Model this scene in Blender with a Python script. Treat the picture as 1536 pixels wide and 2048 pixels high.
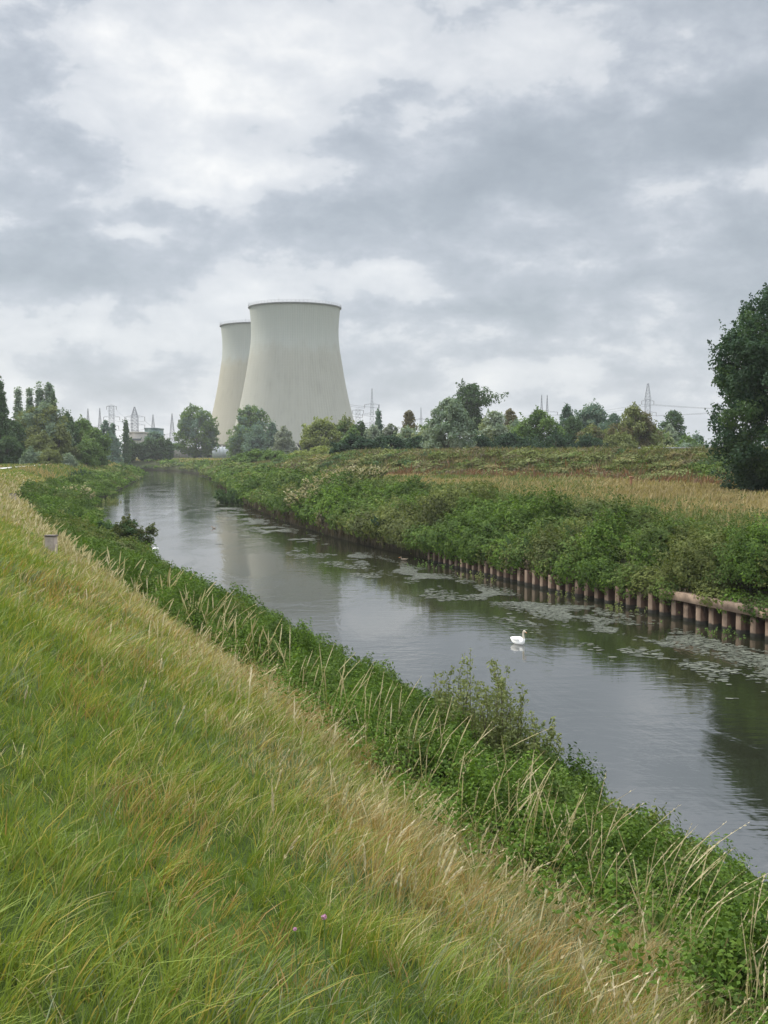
import bpy, math, random
import numpy as np
from mathutils import Vector, Matrix

for o in list(bpy.data.objects): bpy.data.objects.remove(o)
SC = bpy.context.scene
COL = SC.collection
rng = np.random.default_rng(7)
random.seed(7)
R = math.radians

# ------------------------------------------------------------------ camera
F = 2300.0                      # focal length in photo pixels (1536 x 2048)
CAMZ = 8.0
PITCH = math.atan((1024 - 905) / F)
cam_d = bpy.data.cameras.new("camera"); cam = bpy.data.objects.new("camera", cam_d); COL.objects.link(cam)
cam_d.sensor_fit = 'VERTICAL'; cam_d.sensor_height = 36.0; cam_d.lens = 36.0 * F / 2048
cam_d.clip_start = 0.1; cam_d.clip_end = 8000
cam.location = (0, 0, CAMZ); cam.rotation_euler = (math.pi / 2 - PITCH, 0, 0)
SC.camera = cam
SC.render.resolution_x = 768; SC.render.resolution_y = 1024
SC.view_settings.view_transform = 'Standard'; SC.view_settings.look = 'None'
SC.view_settings.exposure = 0.68; SC.view_settings.gamma = 1

def ray(px, py):
    """world direction of a photo pixel, scaled so that y = 1"""
    a = (px - 768) / F; b = -(py - 1024) / F
    c, s = math.cos(PITCH), math.sin(PITCH)
    d = (a, c + b * s, -s + b * c)
    return d[0] / d[1], d[2] / d[1]
def at(px, py, Y): a, b = ray(px, py); return (a * Y, Y, CAMZ + b * Y)
def onz(px, py, z=0.0): a, b = ray(px, py); Y = (z - CAMZ) / b; return (a * Y, Y, z)

# ------------------------------------------------------------------ world: cloudy sky
SUN_AZ = R(-58); SUN_EL = R(46)
W = bpy.data.worlds.new("World"); SC.world = W; W.use_nodes = True
nt = W.node_tree; nt.nodes.clear()
def N(nt, t, **k):
    n = nt.nodes.new(t)
    for a, b in k.items():
        if a in ('op',): n.operation = b
        else: setattr(n, a, b)
    return n
def mth(nt, op, a, b=None, c=None, clamp=False):
    n = nt.nodes.new('ShaderNodeMath'); n.operation = op; n.use_clamp = clamp
    for i, v in enumerate((a, b, c)):
        if v is None: continue
        if isinstance(v, (int, float)): n.inputs[i].default_value = v
        else: nt.links.new(v, n.inputs[i])
    return n.outputs[0]
def ramp(nt, fac, stops, interp='EASE'):
    n = nt.nodes.new('ShaderNodeValToRGB'); cr = n.color_ramp; cr.interpolation = interp
    while len(cr.elements) < len(stops): cr.elements.new(0.5)
    for e, (p, c) in zip(cr.elements, stops):
        e.position = p; e.color = (*c, 1) if len(c) == 3 else c
    nt.links.new(fac, n.inputs[0]); return n.outputs[0]
def noise(nt, vec, scale, detail=4, rough=0.5, dist=0.0, dim='3D'):
    n = nt.nodes.new('ShaderNodeTexNoise'); n.noise_dimensions = dim
    n.inputs['Scale'].default_value = scale; n.inputs['Detail'].default_value = detail
    n.inputs['Roughness'].default_value = rough; n.inputs['Distortion'].default_value = dist
    if vec is not None: nt.links.new(vec, n.inputs['Vector'])
    return n
def comb(nt, x, y, z):
    n = nt.nodes.new('ShaderNodeCombineXYZ')
    for i, v in enumerate((x, y, z)):
        if isinstance(v, (int, float)): n.inputs[i].default_value = v
        else: nt.links.new(v, n.inputs[i])
    return n.outputs[0]
def mixc(nt, f, a, b, bt='MIX'):
    n = nt.nodes.new('ShaderNodeMix'); n.data_type = 'RGBA'; n.blend_type = bt
    for s, v in ((n.inputs[0], f), (n.inputs[6], a), (n.inputs[7], b)):
        if isinstance(v, (int, float)): s.default_value = v
        elif isinstance(v, tuple): s.default_value = (*v, 1) if len(v) == 3 else v
        else: nt.links.new(v, s)
    return n.outputs[2]

tc = nt.nodes.new('ShaderNodeTexCoord'); sep = nt.nodes.new('ShaderNodeSeparateXYZ')
nt.links.new(tc.outputs['Generated'], sep.inputs[0])
dx, dy, dz = sep.outputs
az = mth(nt, 'ARCTAN2', dx, dy)
hyp = mth(nt, 'SQRT', mth(nt, 'ADD', mth(nt, 'MULTIPLY', dx, dx), mth(nt, 'MULTIPLY', dy, dy)))
el = mth(nt, 'ARCTAN2', dz, hyp)
zz = mth(nt, 'ADD', mth(nt, 'MAXIMUM', dz, 0.0), 0.13)
px_ = mth(nt, 'DIVIDE', dx, zz); py_ = mth(nt, 'DIVIDE', dy, zz)
pvec = comb(nt, px_, py_, 0.0)
n1 = noise(nt, pvec, 1.15, 7, 0.55, 0.35)
n2 = noise(nt, comb(nt, az, mth(nt, 'MULTIPLY', el, 2.1), 3.3), 5.5, 8, 0.56, 0.3)
n3 = noise(nt, comb(nt, az, mth(nt, 'MULTIPLY', el, 1.6), 7.7), 16.0, 8, 0.6, 0.2)
# warp of the cloud layout
wz = noise(nt, comb(nt, az, mth(nt, 'MULTIPLY', el, 1.5), 1.1), 9.0, 5, 0.6)
wsep = nt.nodes.new('ShaderNodeSeparateColor'); nt.links.new(wz.outputs['Color'], wsep.inputs[0])
waz = mth(nt, 'ADD', az, mth(nt, 'MULTIPLY', mth(nt, 'SUBTRACT', wsep.outputs[0], 0.5), 0.11))
wel = mth(nt, 'ADD', el, mth(nt, 'MULTIPLY', mth(nt, 'SUBTRACT', wsep.outputs[1], 0.5), 0.06))
# cloud banks: azimuth, elevation, half width, half height (radians), brightness
BANKS = [(1100, 320, 430, 62, -0.42), (1480, 270, 300, 70, -0.32), (610, 475, 310, 62, -0.46), (930, 405, 260, 34, -0.26), (1430, 505, 190, 66, -0.34),
    (160, 545, 240, 55, -0.36), (50, 330, 130, 52, -0.36), (40, 150, 110, 60, -0.34), (950, 622, 280, 30, -0.26), (200, 50, 200, 40, -0.26), (1300, 90, 420, 60, -0.14),
    (430, 190, 330, 150, 0.42), (360, 402, 80, 20, 0.45), (1000, 120, 90, 42, 0.30), (255, 492, 70, 16, 0.42), (1400, 385, 150, 28, 0.30), (1195, 528, 90, 20, 0.26),
    (795, 548, 70, 22, 0.24), (255, 690, 70, 24, 0.18), (520, 350, 220, 26, 0.28), (700, 30, 200, 40, 0.12), (40, 482, 50, 14, 0.25)]
tot = mth(nt, 'MULTIPLY', mth(nt, 'SUBTRACT', n1.outputs[0], 0.5), 0.42)
tot = mth(nt, 'ADD', tot, mth(nt, 'MULTIPLY', mth(nt, 'SUBTRACT', n2.outputs[0], 0.5), 1.15))
tot = mth(nt, 'ADD', tot, mth(nt, 'MULTIPLY', mth(nt, 'SUBTRACT', n3.outputs[0], 0.5), 0.95))
vo = nt.nodes.new('ShaderNodeTexVoronoi'); vo.feature = 'F1'; vo.inputs['Scale'].default_value = 12.0; vo.inputs['Detail'].default_value = 2.0; vo.inputs['Roughness'].default_value = .5
nt.links.new(comb(nt, waz, mth(nt, 'MULTIPLY', wel, 2.0), 0.4), vo.inputs['Vector'])
tot = mth(nt, 'ADD', tot, mth(nt, 'MULTIPLY', mth(nt, 'SUBTRACT', 0.50, vo.outputs['Distance']), 0.26))
for bx, by, bw, bh, ba in BANKS:
    a0 = math.atan((bx - 768) / F); e0 = math.atan((905 - by) / F)
    u = mth(nt, 'DIVIDE', mth(nt, 'SUBTRACT', waz, a0), bw / F)
    v = mth(nt, 'DIVIDE', mth(nt, 'SUBTRACT', wel, e0), bh / F)
    q = mth(nt, 'ADD', mth(nt, 'MULTIPLY', u, u), mth(nt, 'MULTIPLY', v, v))
    g = mth(nt, 'EXPONENT', mth(nt, 'MULTIPLY', q, -0.8))
    tot = mth(nt, 'ADD', tot, mth(nt, 'MULTIPLY', g, ba * 0.95))
cf = mth(nt, 'ADD', mth(nt, 'MULTIPLY', tot, 0.85), 0.615, clamp=True)
ccol = ramp(nt, cf, [(0.0, (.225, .252, .282)), (0.22, (.262, .290, .322)), (0.40, (.315, .340, .375)), (0.49, (.365, .388, .420)), (0.55, (.435, .452, .474)), (0.74, (.50, .512, .526)), (1.0, (.63, .628, .615))], 'LINEAR')
# overcast brightens towards the zenith
zen = nt.nodes.new('ShaderNodeMapRange'); zen.interpolation_type = 'SMOOTHSTEP'
nt.links.new(dz, zen.inputs[0]); zen.inputs[1].default_value = 0.42; zen.inputs[2].default_value = 0.95
zen.inputs[3].default_value = 1.0; zen.inputs[4].default_value = 5.0
below = mth(nt, 'GREATER_THAN', dz, -0.02)
cs = mth(nt, 'MULTIPLY', zen.outputs[0], 1.0)
bgc = nt.nodes.new('ShaderNodeBackground'); nt.links.new(ccol, bgc.inputs[0]); nt.links.new(cs, bgc.inputs[1])
sky = nt.nodes.new('ShaderNodeTexSky'); sky.sky_type = 'NISHITA'; sky.sun_disc = False
sky.sun_elevation = SUN_EL; sky.sun_rotation = SUN_AZ
bgs = nt.nodes.new('ShaderNodeBackground'); nt.links.new(sky.outputs[0], bgs.inputs[0]); bgs.inputs[1].default_value = 0.10
mx = nt.nodes.new('ShaderNodeMixShader'); mx.inputs[0].default_value = 0.92
nt.links.new(bgs.outputs[0], mx.inputs[1]); nt.links.new(bgc.outputs[0], mx.inputs[2])
wo = nt.nodes.new('ShaderNodeOutputWorld'); nt.links.new(mx.outputs[0], wo.inputs[0])
W.cycles.sampling_method = 'MANUAL'; W.cycles.sample_map_resolution = 1024

sd = bpy.data.lights.new("sun", 'SUN'); sun = bpy.data.objects.new("sun", sd); COL.objects.link(sun)
sd.energy = 2.5; sd.angle = R(11); sd.color = (1.0, 0.93, 0.80)
sv = Vector((math.sin(SUN_AZ) * math.cos(SUN_EL), math.cos(SUN_AZ) * math.cos(SUN_EL), math.sin(SUN_EL)))
sun.rotation_euler = (-sv).to_track_quat('-Z', 'Y').to_euler()
sun.location = (-60, 40, 90)

# ------------------------------------------------------------------ helpers
def lnk(name, me, mat=None, parent=None):
    o = bpy.data.objects.new(name, me); COL.objects.link(o)
    if mat is not None and me is not None: me.materials.append(mat)
    if parent is not None: o.parent = parent
    return o
def tag(o, label=None, cat=None, group=None, kind=None):
    if label: o['label'] = label
    if cat: o['category'] = cat
    if group: o['group'] = group
    if kind: o['kind'] = kind
    return o
def empty(name, loc, label, cat, group=None, rz=0.0):
    o = bpy.data.objects.new(name, None); COL.objects.link(o); o.location = loc; o.rotation_euler = (0, 0, rz)
    o.empty_display_size = 0.5
    return tag(o, label, cat, group)
def npmesh(name, V, Fc, colr=None, smooth=False):
    """V (n,3); Fc (m,k) all faces the same size"""
    V = np.ascontiguousarray(V, dtype=np.float32); Fc = np.ascontiguousarray(Fc, dtype=np.int32)
    me = bpy.data.meshes.new(name); n = len(V); m, k = Fc.shape
    me.vertices.add(n); me.vertices.foreach_set('co', V.ravel())
    me.loops.add(m * k); me.loops.foreach_set('vertex_index', Fc.ravel())
    me.polygons.add(m); me.polygons.foreach_set('loop_start', np.arange(0, m * k, k, dtype=np.int32))
    try: me.polygons.foreach_set('loop_total', np.full(m, k, dtype=np.int32))
    except Exception: pass
    if smooth: me.polygons.foreach_set('use_smooth', np.ones(m, dtype=bool))
    if colr is not None:
        ca = me.color_attributes.new('Col', 'FLOAT_COLOR', 'POINT')
        c4 = np.ones((n, 4), dtype=np.float32); c4[:, :3] = colr
        ca.data.foreach_set('color', c4.ravel())
    me.update(calc_edges=True); me.validate()
    return me
def hsh(ix, iy, s):
    h = (ix.astype(np.int64) * 374761393 + iy.astype(np.int64) * 668265263 + s * 2147483647 * 13) & 0xffffffff
    h = ((h ^ (h >> 13)) * 1274126177) & 0xffffffff
    return ((h ^ (h >> 16)) & 0xffffff) / float(0xffffff)
def vnoise(x, y, s=0):
    x = np.asarray(x, float); y = np.asarray(y, float)
    ix = np.floor(x); iy = np.floor(y); fx = x - ix; fy = y - iy
    fx = fx * fx * (3 - 2 * fx); fy = fy * fy * (3 - 2 * fy)
    a = hsh(ix, iy, s); b = hsh(ix + 1, iy, s); c = hsh(ix, iy + 1, s); d = hsh(ix + 1, iy + 1, s)
    return (a * (1 - fx) + b * fx) * (1 - fy) + (c * (1 - fx) + d * fx) * fy
def fbm(x, y, s=0, o=4):
    t = 0; a = 1; tt = 0
    for i in range(o):
        t = t + a * vnoise(x * 2 ** i, y * 2 ** i, s + i * 17); tt += a; a *= 0.5
    return t / tt
def unit(v): return v / (np.linalg.norm(v, axis=-1, keepdims=True) + 1e-9)

# ------------------------------------------------------------------ terrain
YT = np.arange(-80, 3300, 1.0)
def table(pts, k=9):
    p = np.array(sorted(pts)); v = np.interp(YT, p[:, 0], p[:, 1])
    ker = np.hanning(k * 2 + 1); ker /= ker.sum()
    vp = np.pad(v, k, mode='reflect', reflect_type='odd'); return np.convolve(vp, ker, 'valid')
BANKX = 2.15
TL = table([(-80, 43), (0, 15), (21.9, 7.3), (28.3, 5.07), (39.6, .55), (48.4, -2.7), (60.3, -7.5), (72.2, -11.5), (92, -18.4),
            (120, -28), (147, -36), (184, -44), (230, -52), (320, -67), (409, -83), (460, -105), (500, -150), (530, -220), (560, -330), (700, -1200), (3300, -6000)]) - BANKX
TR = table([(-80, 62), (0, 34), (30, 23.5), (42, 19.2), (49.6, 16.4), (54.4, 14.6), (59.4, 12.9), (63.9, 10.7), (81.4, 4.6), (94.4, -.2), (108, -4.8), (121.9, -8.6),
            (134, -12.0), (157, -17.2), (192, -24.2), (263, -36.7), (323, -47), (428, -68.5), (497, -90), (526, -107), (545, -150), (570, -220), (600, -330), (740, -1200), (3300, -5600)])
CL = 1 / np.sqrt(1 + np.gradient(TL) ** 2); CR = 1 / np.sqrt(1 + np.gradient(TR) ** 2)
TE = table([(-80, 120), (0, 80), (60, 48), (90, 38), (106, 32), (130, 23), (153, 11), (172, -1), (200, -13), (260, -33), (400, -60), (3300, -200)], 14)
def XL(y): return np.interp(y, YT, TL)
def XR(y): return np.interp(y, YT, TR)
def uL(x, y): return (XL(y) - x) * np.interp(y, YT, CL)      # distance landwards from the left waterline
def vR(x, y): return (x - XR(y)) * np.interp(y, YT, CR)      # distance landwards from the right waterline
def dE(x, y): return (x - np.interp(y, YT, TE)) * 0.88       # distance behind the foot of the right embankment
def crest(y): return np.interp(y, [0, 40, 170, 400], [6.35, 6.25, 5.15, 5.0])
WALL_Y0, WALL_Y1 = 22.0, 84.0
def ground(x, y):
    x = np.asarray(x, float); y = np.asarray(y, float)
    u = uL(x, y); v = vR(x, y); zc = crest(y)
    kn = [(-4, -1.6), (-.6, -1.0), (0, -.15), (.35, .55), (2, 1.15)]
    zl = np.interp(u, [k[0] for k in kn], [k[1] for k in kn])
    t = np.clip((u - 2) / 4.8, 0, 1); zl = np.where(u > 2, 1.15 + t * (zc * .47 - 1.15), zl)
    t = np.clip((u - 6.8) / 6.2, 0, 1); t = t * (1.35 - .35 * t); zl = np.where(u > 6.8, zc * .47 + t * (zc - zc * .47), zl)
    t = np.clip((u - 19) / 10, 0, 1); zl = np.where(u > 19, zc + t * (4.9 - zc), zl)
    kn = [(-4, -1.6), (-.7, -1.2), (.05, -1.0), (.35, 1.12), (2, 1.75), (7.5, 3.9), (13, 4.35), (30, 4.9), (60, 5.0)]
    zr = np.interp(v, [k[0] for k in kn], [k[1] for k in kn])
    e = dE(x, y); eh = np.interp(y, [0, 200, 270], [7.75, 7.75, 5.3])
    t = np.clip(e / 8.5, 0, 1); t = t * t * (3 - 2 * t)
    zr = np.where((e > 0) & (v > 4), zr + t * np.maximum(eh - zr, 0), zr)
    t = np.clip((e - 13) / 10, 0, 1); zr = np.where((e > 13) & (v > 4), zr + t * (5.0 - zr), zr)
    z = np.where(u > v, zl, zr)
    land = (u > 1.5) | (v > 2)
    z = z + np.where(land, (fbm(x * .35, y * .35, 3) - .5) * .35, 0)
    return z

rows = np.concatenate([np.arange(-60, 30, .8), np.arange(30, 130, 1.0), np.arange(130, 300, 2.5), np.arange(300, 640, 5), np.geomspace(640, 3000, 30)])
off = np.concatenate([np.arange(0, 1, .12), np.arange(1, 4, .35), np.arange(4, 30, .6), np.arange(30, 80, 2), np.geomspace(80, 2500, 26)])
vl = []
for y in rows:
    xl, xr = float(XL(y)), float(XR(y))
    cl = float(np.interp(y, YT, CL)); cr = float(np.interp(y, YT, CR))
    hw = (xr - xl) / 2
    ins = np.array([.1, .3, .6, 1, 2, 4]); insL = np.minimum(ins / cl, hw * .95); insR = np.minimum(ins / cr, hw * .96)
    xs = np.concatenate([xl - off[::-1] / cl, xl + insL, (xr - insR)[::-1], xr + off / cr])
    vl.append(np.stack([xs, np.full_like(xs, y)], 1))
G = np.array(vl); nr, nc = G.shape[:2]
Z = ground(G[..., 0], G[..., 1])
V = np.concatenate([G, Z[..., None]], 2).reshape(-1, 3)
idx = np.arange(nr * nc).reshape(nr, nc)
Fc = np.stack([idx[:-1, :-1], idx[:-1, 1:], idx[1:, 1:], idx[1:, :-1]], -1).reshape(-1, 4)

def newmat(name):
    m = bpy.data.materials.new(name); m.use_nodes = True; t = m.node_tree; t.nodes.clear()
    out = t.nodes.new('ShaderNodeOutputMaterial'); return m, t, out
def principled(t, out, col=(.5, .5, .5), rough=.7, spec=.3, metal=0):
    p = t.nodes.new('ShaderNodeBsdfPrincipled'); p.inputs['Roughness'].default_value = rough
    p.inputs['Specular IOR Level'].default_value = spec; p.inputs['Metallic'].default_value = metal
    if isinstance(col, tuple): p.inputs['Base Color'].default_value = (*col, 1)
    else: t.links.new(col, p.inputs['Base Color'])
    if out: t.links.new(p.outputs[0], out.inputs[0])
    return p
def objco(t, geo=True):
    if geo: return t.nodes.new('ShaderNodeNewGeometry').outputs['Position']
    return t.nodes.new('ShaderNodeTexCoord').outputs['Object']
def bump(t, p, h, strength=.4, dist=.05):
    b = t.nodes.new('ShaderNodeBump'); b.inputs['Strength'].default_value = strength; b.inputs['Distance'].default_value = dist
    t.links.new(h, b.inputs['Height']); t.links.new(b.outputs[0], p.inputs['Normal'])
def simple(name, col, rough=.7, var=.25, scale=3.0, spec=.3, metal=0, bstr=.2, bd=.02):
    m, t, out = newmat(name); co = objco(t, False)
    n = noise(t, co, scale, 6, .6)
    c = ramp(t, n.outputs[0], [(.25, tuple(x * (1 - var) for x in col)), (.75, tuple(min(1, x * (1 + var)) for x in col))])
    p = principled(t, out, c, rough, spec, metal); bump(t, p, n.outputs[0], bstr, bd); return m

# ground material: soil and thatch with patches
m_ground, t, out = newmat("ground_turf")
co = objco(t)
nB = noise(t, co, 1.3, 6, .65); nC = noise(t, co, 9, 4, .6)
at_ = t.nodes.new('ShaderNodeAttribute'); at_.attribute_name = 'Col'
c = mixc(t, 1.0, at_.outputs['Color'], ramp(t, nB.outputs[0], [(.3, (.55, .6, .5)), (.7, (1.25, 1.2, 1.1))]), 'MULTIPLY'); c = mixc(t, mth(t, 'MULTIPLY', nC.outputs[0], .6), c, (.035, .035, .016))
gp = t.nodes.new('ShaderNodeSeparateXYZ'); t.links.new(co, gp.inputs[0])
wet = ramp(t, mth(t, 'ADD', gp.outputs[2], mth(t, 'MULTIPLY', nB.outputs[0], .5)), [(.0, (0, 0, 0)), (1.0, (1, 1, 1))])
c = mixc(t, wet, (.022, .017, .012), c)
p = principled(t, out, c, .95, .1); bump(t, p, nC.outputs[0], .8, .08)
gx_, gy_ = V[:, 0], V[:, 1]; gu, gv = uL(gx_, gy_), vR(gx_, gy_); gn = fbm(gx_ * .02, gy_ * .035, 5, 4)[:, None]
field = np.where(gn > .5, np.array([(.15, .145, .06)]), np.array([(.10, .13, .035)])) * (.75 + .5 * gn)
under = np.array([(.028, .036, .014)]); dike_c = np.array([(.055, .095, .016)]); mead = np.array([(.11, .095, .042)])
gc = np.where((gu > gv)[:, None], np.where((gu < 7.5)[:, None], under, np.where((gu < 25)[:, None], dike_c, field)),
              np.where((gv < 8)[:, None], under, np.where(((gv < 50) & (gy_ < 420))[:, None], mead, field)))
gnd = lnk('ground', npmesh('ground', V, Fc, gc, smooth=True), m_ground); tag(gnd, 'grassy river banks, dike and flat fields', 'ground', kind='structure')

# water
m_water, t, out = newmat("river_water")
co = objco(t)
mp = t.nodes.new('ShaderNodeMapping'); t.links.new(co, mp.inputs[0]); mp.inputs['Scale'].default_value = (.55, 1.5, 1); mp.inputs['Rotation'].default_value = (0, 0, R(-10))
w1 = noise(t, mp.outputs[0], 1.1, 4, .5, .4); w2 = noise(t, mp.outputs[0], 5.5, 3, .5, .3); w3 = noise(t, co, .05, 3, .5, .6)
mp2 = t.nodes.new('ShaderNodeMapping'); t.links.new(co, mp2.inputs[0]); mp2.inputs['Scale'].default_value = (.9, .35, 1); mp2.inputs['Rotation'].default_value = (0, 0, R(18))
w4 = noise(t, mp2.outputs[0], .22, 5, .62, .8)
rip = ramp(t, w4.outputs[0], [(.42, (.12, .12, .12)), (.62, (1, 1, 1))])
hh = mth(t, 'ADD', mth(t, 'MULTIPLY', w1.outputs[0], 1.0), mth(t, 'MULTIPLY', w2.outputs[0], .22))
hh = mth(t, 'MULTIPLY', hh, mth(t, 'ADD', mth(t, 'MULTIPLY', rip, .8), .2))
wc = ramp(t, w3.outputs[0], [(.3, (.012, .014, .008)), (.7, (.020, .020, .012))])
p = principled(t, out, wc, .035, .5); p.inputs['IOR'].default_value = 4.8
bump(t, p, hh, .38, .04)
ry = np.concatenate([np.arange(-60, 300, 4.0), np.arange(300, 640, 5)])
wv = []; 
for y in ry:
    xl, xr = float(XL(y)), float(XR(y)); s = 1.2 / float(np.interp(y, YT, CL)); s2 = .32 / float(np.interp(y, YT, CR))
    wv.append([(a, y, 0.0) for a in np.linspace(xl - s * .2, xr + s2, 9)])
wv = np.array(wv); ii = np.arange(len(ry) * 9).reshape(len(ry), 9)
wf = np.stack([ii[:-1, :-1], ii[:-1, 1:], ii[1:, 1:], ii[1:, :-1]], -1).reshape(-1, 4)
tag(lnk('river', npmesh('river', wv.reshape(-1, 3), wf, smooth=True), m_water), 'calm grey river', 'river', kind='structure')

# path on the dike crest
m_path = simple('path_concrete', (.42, .41, .38), .9, .2, 2.0)
py = np.arange(-50, 430, 2.0); pv = []
for y in py:
    cl = float(np.interp(y, YT, CL)); xl = float(XL(y))
    for uu in (15.2, 16.4, 17.6):
        x = xl - uu / cl; pv.append((x, y, float(crest(y)) + .215))
pv = np.array(pv); ii = np.arange(len(py) * 3).reshape(-1, 3)
pf = np.stack([ii[:-1, 1:], ii[:-1, :-1], ii[1:, :-1], ii[1:, 1:]], -1).reshape(-1, 4)
tag(lnk('path', npmesh('path', pv, pf), m_path), 'pale path along the top of the dike', 'path', kind='structure')

# ------------------------------------------------------------------ foliage material (colour comes from the plant itself)
def leafmat(name, rough=.7, trans=.3, spec=.12, hv=.03):
    m, t, out = newmat(name)
    a = t.nodes.new('ShaderNodeAttribute'); a.attribute_name = 'Col'
    p = principled(t, None, a.outputs['Color'], rough, spec)
    tr = t.nodes.new('ShaderNodeBsdfTranslucent')
    tcx = mixc(t, 1.0, a.outputs['Color'], (1.15, 1.2, .7), 'MULTIPLY'); t.links.new(tcx, tr.inputs[0])
    ms = t.nodes.new('ShaderNodeMixShader'); ms.inputs[0].default_value = trans
    t.links.new(p.outputs[0], ms.inputs[1]); t.links.new(tr.outputs[0], ms.inputs[2]); t.links.new(ms.outputs[0], out.inputs[0])
    return m
m_leaf = leafmat('leaf_foliage'); m_grass = leafmat('grass_blades', .65, .32, .2); m_dry = leafmat('dry_grass_stalks', .8, .2, .1)
m_bark = simple('bark', (.11, .09, .065), .95, .35, 4.0, .1)

def leaves(C, Nrm, size, asp=.55, fold=0.0):
    """rhombic leaf faces; C (n,3), Nrm (n,3), size (n,)"""
    n = len(C); Nrm = unit(Nrm)
    rv = unit(rng.normal(size=(n, 3))); T = unit(np.cross(Nrm, rv)); B = np.cross(Nrm, T)
    s = np.asarray(size).reshape(-1, 1) * np.ones((n, 1))
    V = np.stack([C - T * s * .5, C - B * s * .5 * asp + T * s * .06 + Nrm * s * fold, C + T * s * .5, C + B * s * .5 * asp + T * s * .06 + Nrm * s * fold], 1).reshape(-1, 3)
    F = (np.arange(n) * 4)[:, None] + np.arange(4)[None, :]
    return V, F
def tubes(lines, sides=5):
    """lines: list of (points (k,3), radii (k,)) -> V, F quads"""
    Vs, Fs, b = [], [], 0
    for P, r in lines:
        P = np.asarray(P, float); r = np.asarray(r, float); k = len(P)
        T = unit(np.gradient(P, axis=0)); ref = np.array([0, 0, 1.0]) if abs(T[:, 2]).mean() < .9 else np.array([1.0, 0, 0])
        A = unit(np.cross(T, ref)); B = np.cross(T, A)
        an = np.linspace(0, 2 * np.pi, sides, endpoint=False)
        ring = P[:, None] + (A[:, None] * np.cos(an)[None, :, None] + B[:, None] * np.sin(an)[None, :, None]) * r[:, None, None]
        Vs.append(ring.reshape(-1, 3)); ii = b + np.arange(k * sides).reshape(k, sides)
        jj = np.roll(ii, -1, 1); Fs.append(np.stack([ii[:-1], jj[:-1], jj[1:], ii[1:]], -1).reshape(-1, 4)); b += k * sides
    return np.concatenate(Vs), np.concatenate(Fs)

PAL = {  # base colours of the foliage (linear)
    'green': ((.060, .105, .030), (.100, .150, .045)), 'dark': ((.030, .058, .024), (.055, .090, .034)),
    'willow': ((.085, .125, .085), (.150, .190, .135)), 'silver': ((.12, .165, .115), (.20, .245, .175)),
    'olive': ((.085, .105, .038), (.135, .150, .060)), 'yellow': ((.12, .155, .045), (.19, .21, .07)),
    'blue': ((.055, .095, .070), (.090, .135, .095)), 'brown': ((.075, .070, .036), (.115, .100, .052)),
    'deep': ((.020, .042, .026), (.042, .075, .040)), 'pale': ((.14, .18, .08), (.22, .25, .12)),
    'grey': ((.10, .12, .085), (.16, .18, .135))}
for _k in list(PAL): PAL[_k] = tuple(tuple(min(.34, v_ * (1.5 if _k not in ('deep',) else 1.35)) for v_ in c_) for c_ in PAL[_k])
def prof(style, t):
    if style == 'round': return np.clip(1 - (2 * t - 1) ** 2, 0, 1) ** .5 * (1.05 - .12 * t)
    if style == 'oval': return np.clip(1 - (1.75 * t - .75) ** 2, 0, 1) ** .5
    if style == 'column': return np.clip(1 - t, 0, 1) ** .55 * np.clip(.55 + 2.2 * t, 0, 1)
    if style == 'cone': return np.clip(1 - t, 0, 1) ** .75 * np.clip(.45 + t * 3.5, 0, 1)
    return np.clip(1 - t ** 2.8, 0, 1) ** .55 * (.88 + .12 * np.clip(t * 5, 0, 1))      # bush
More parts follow.
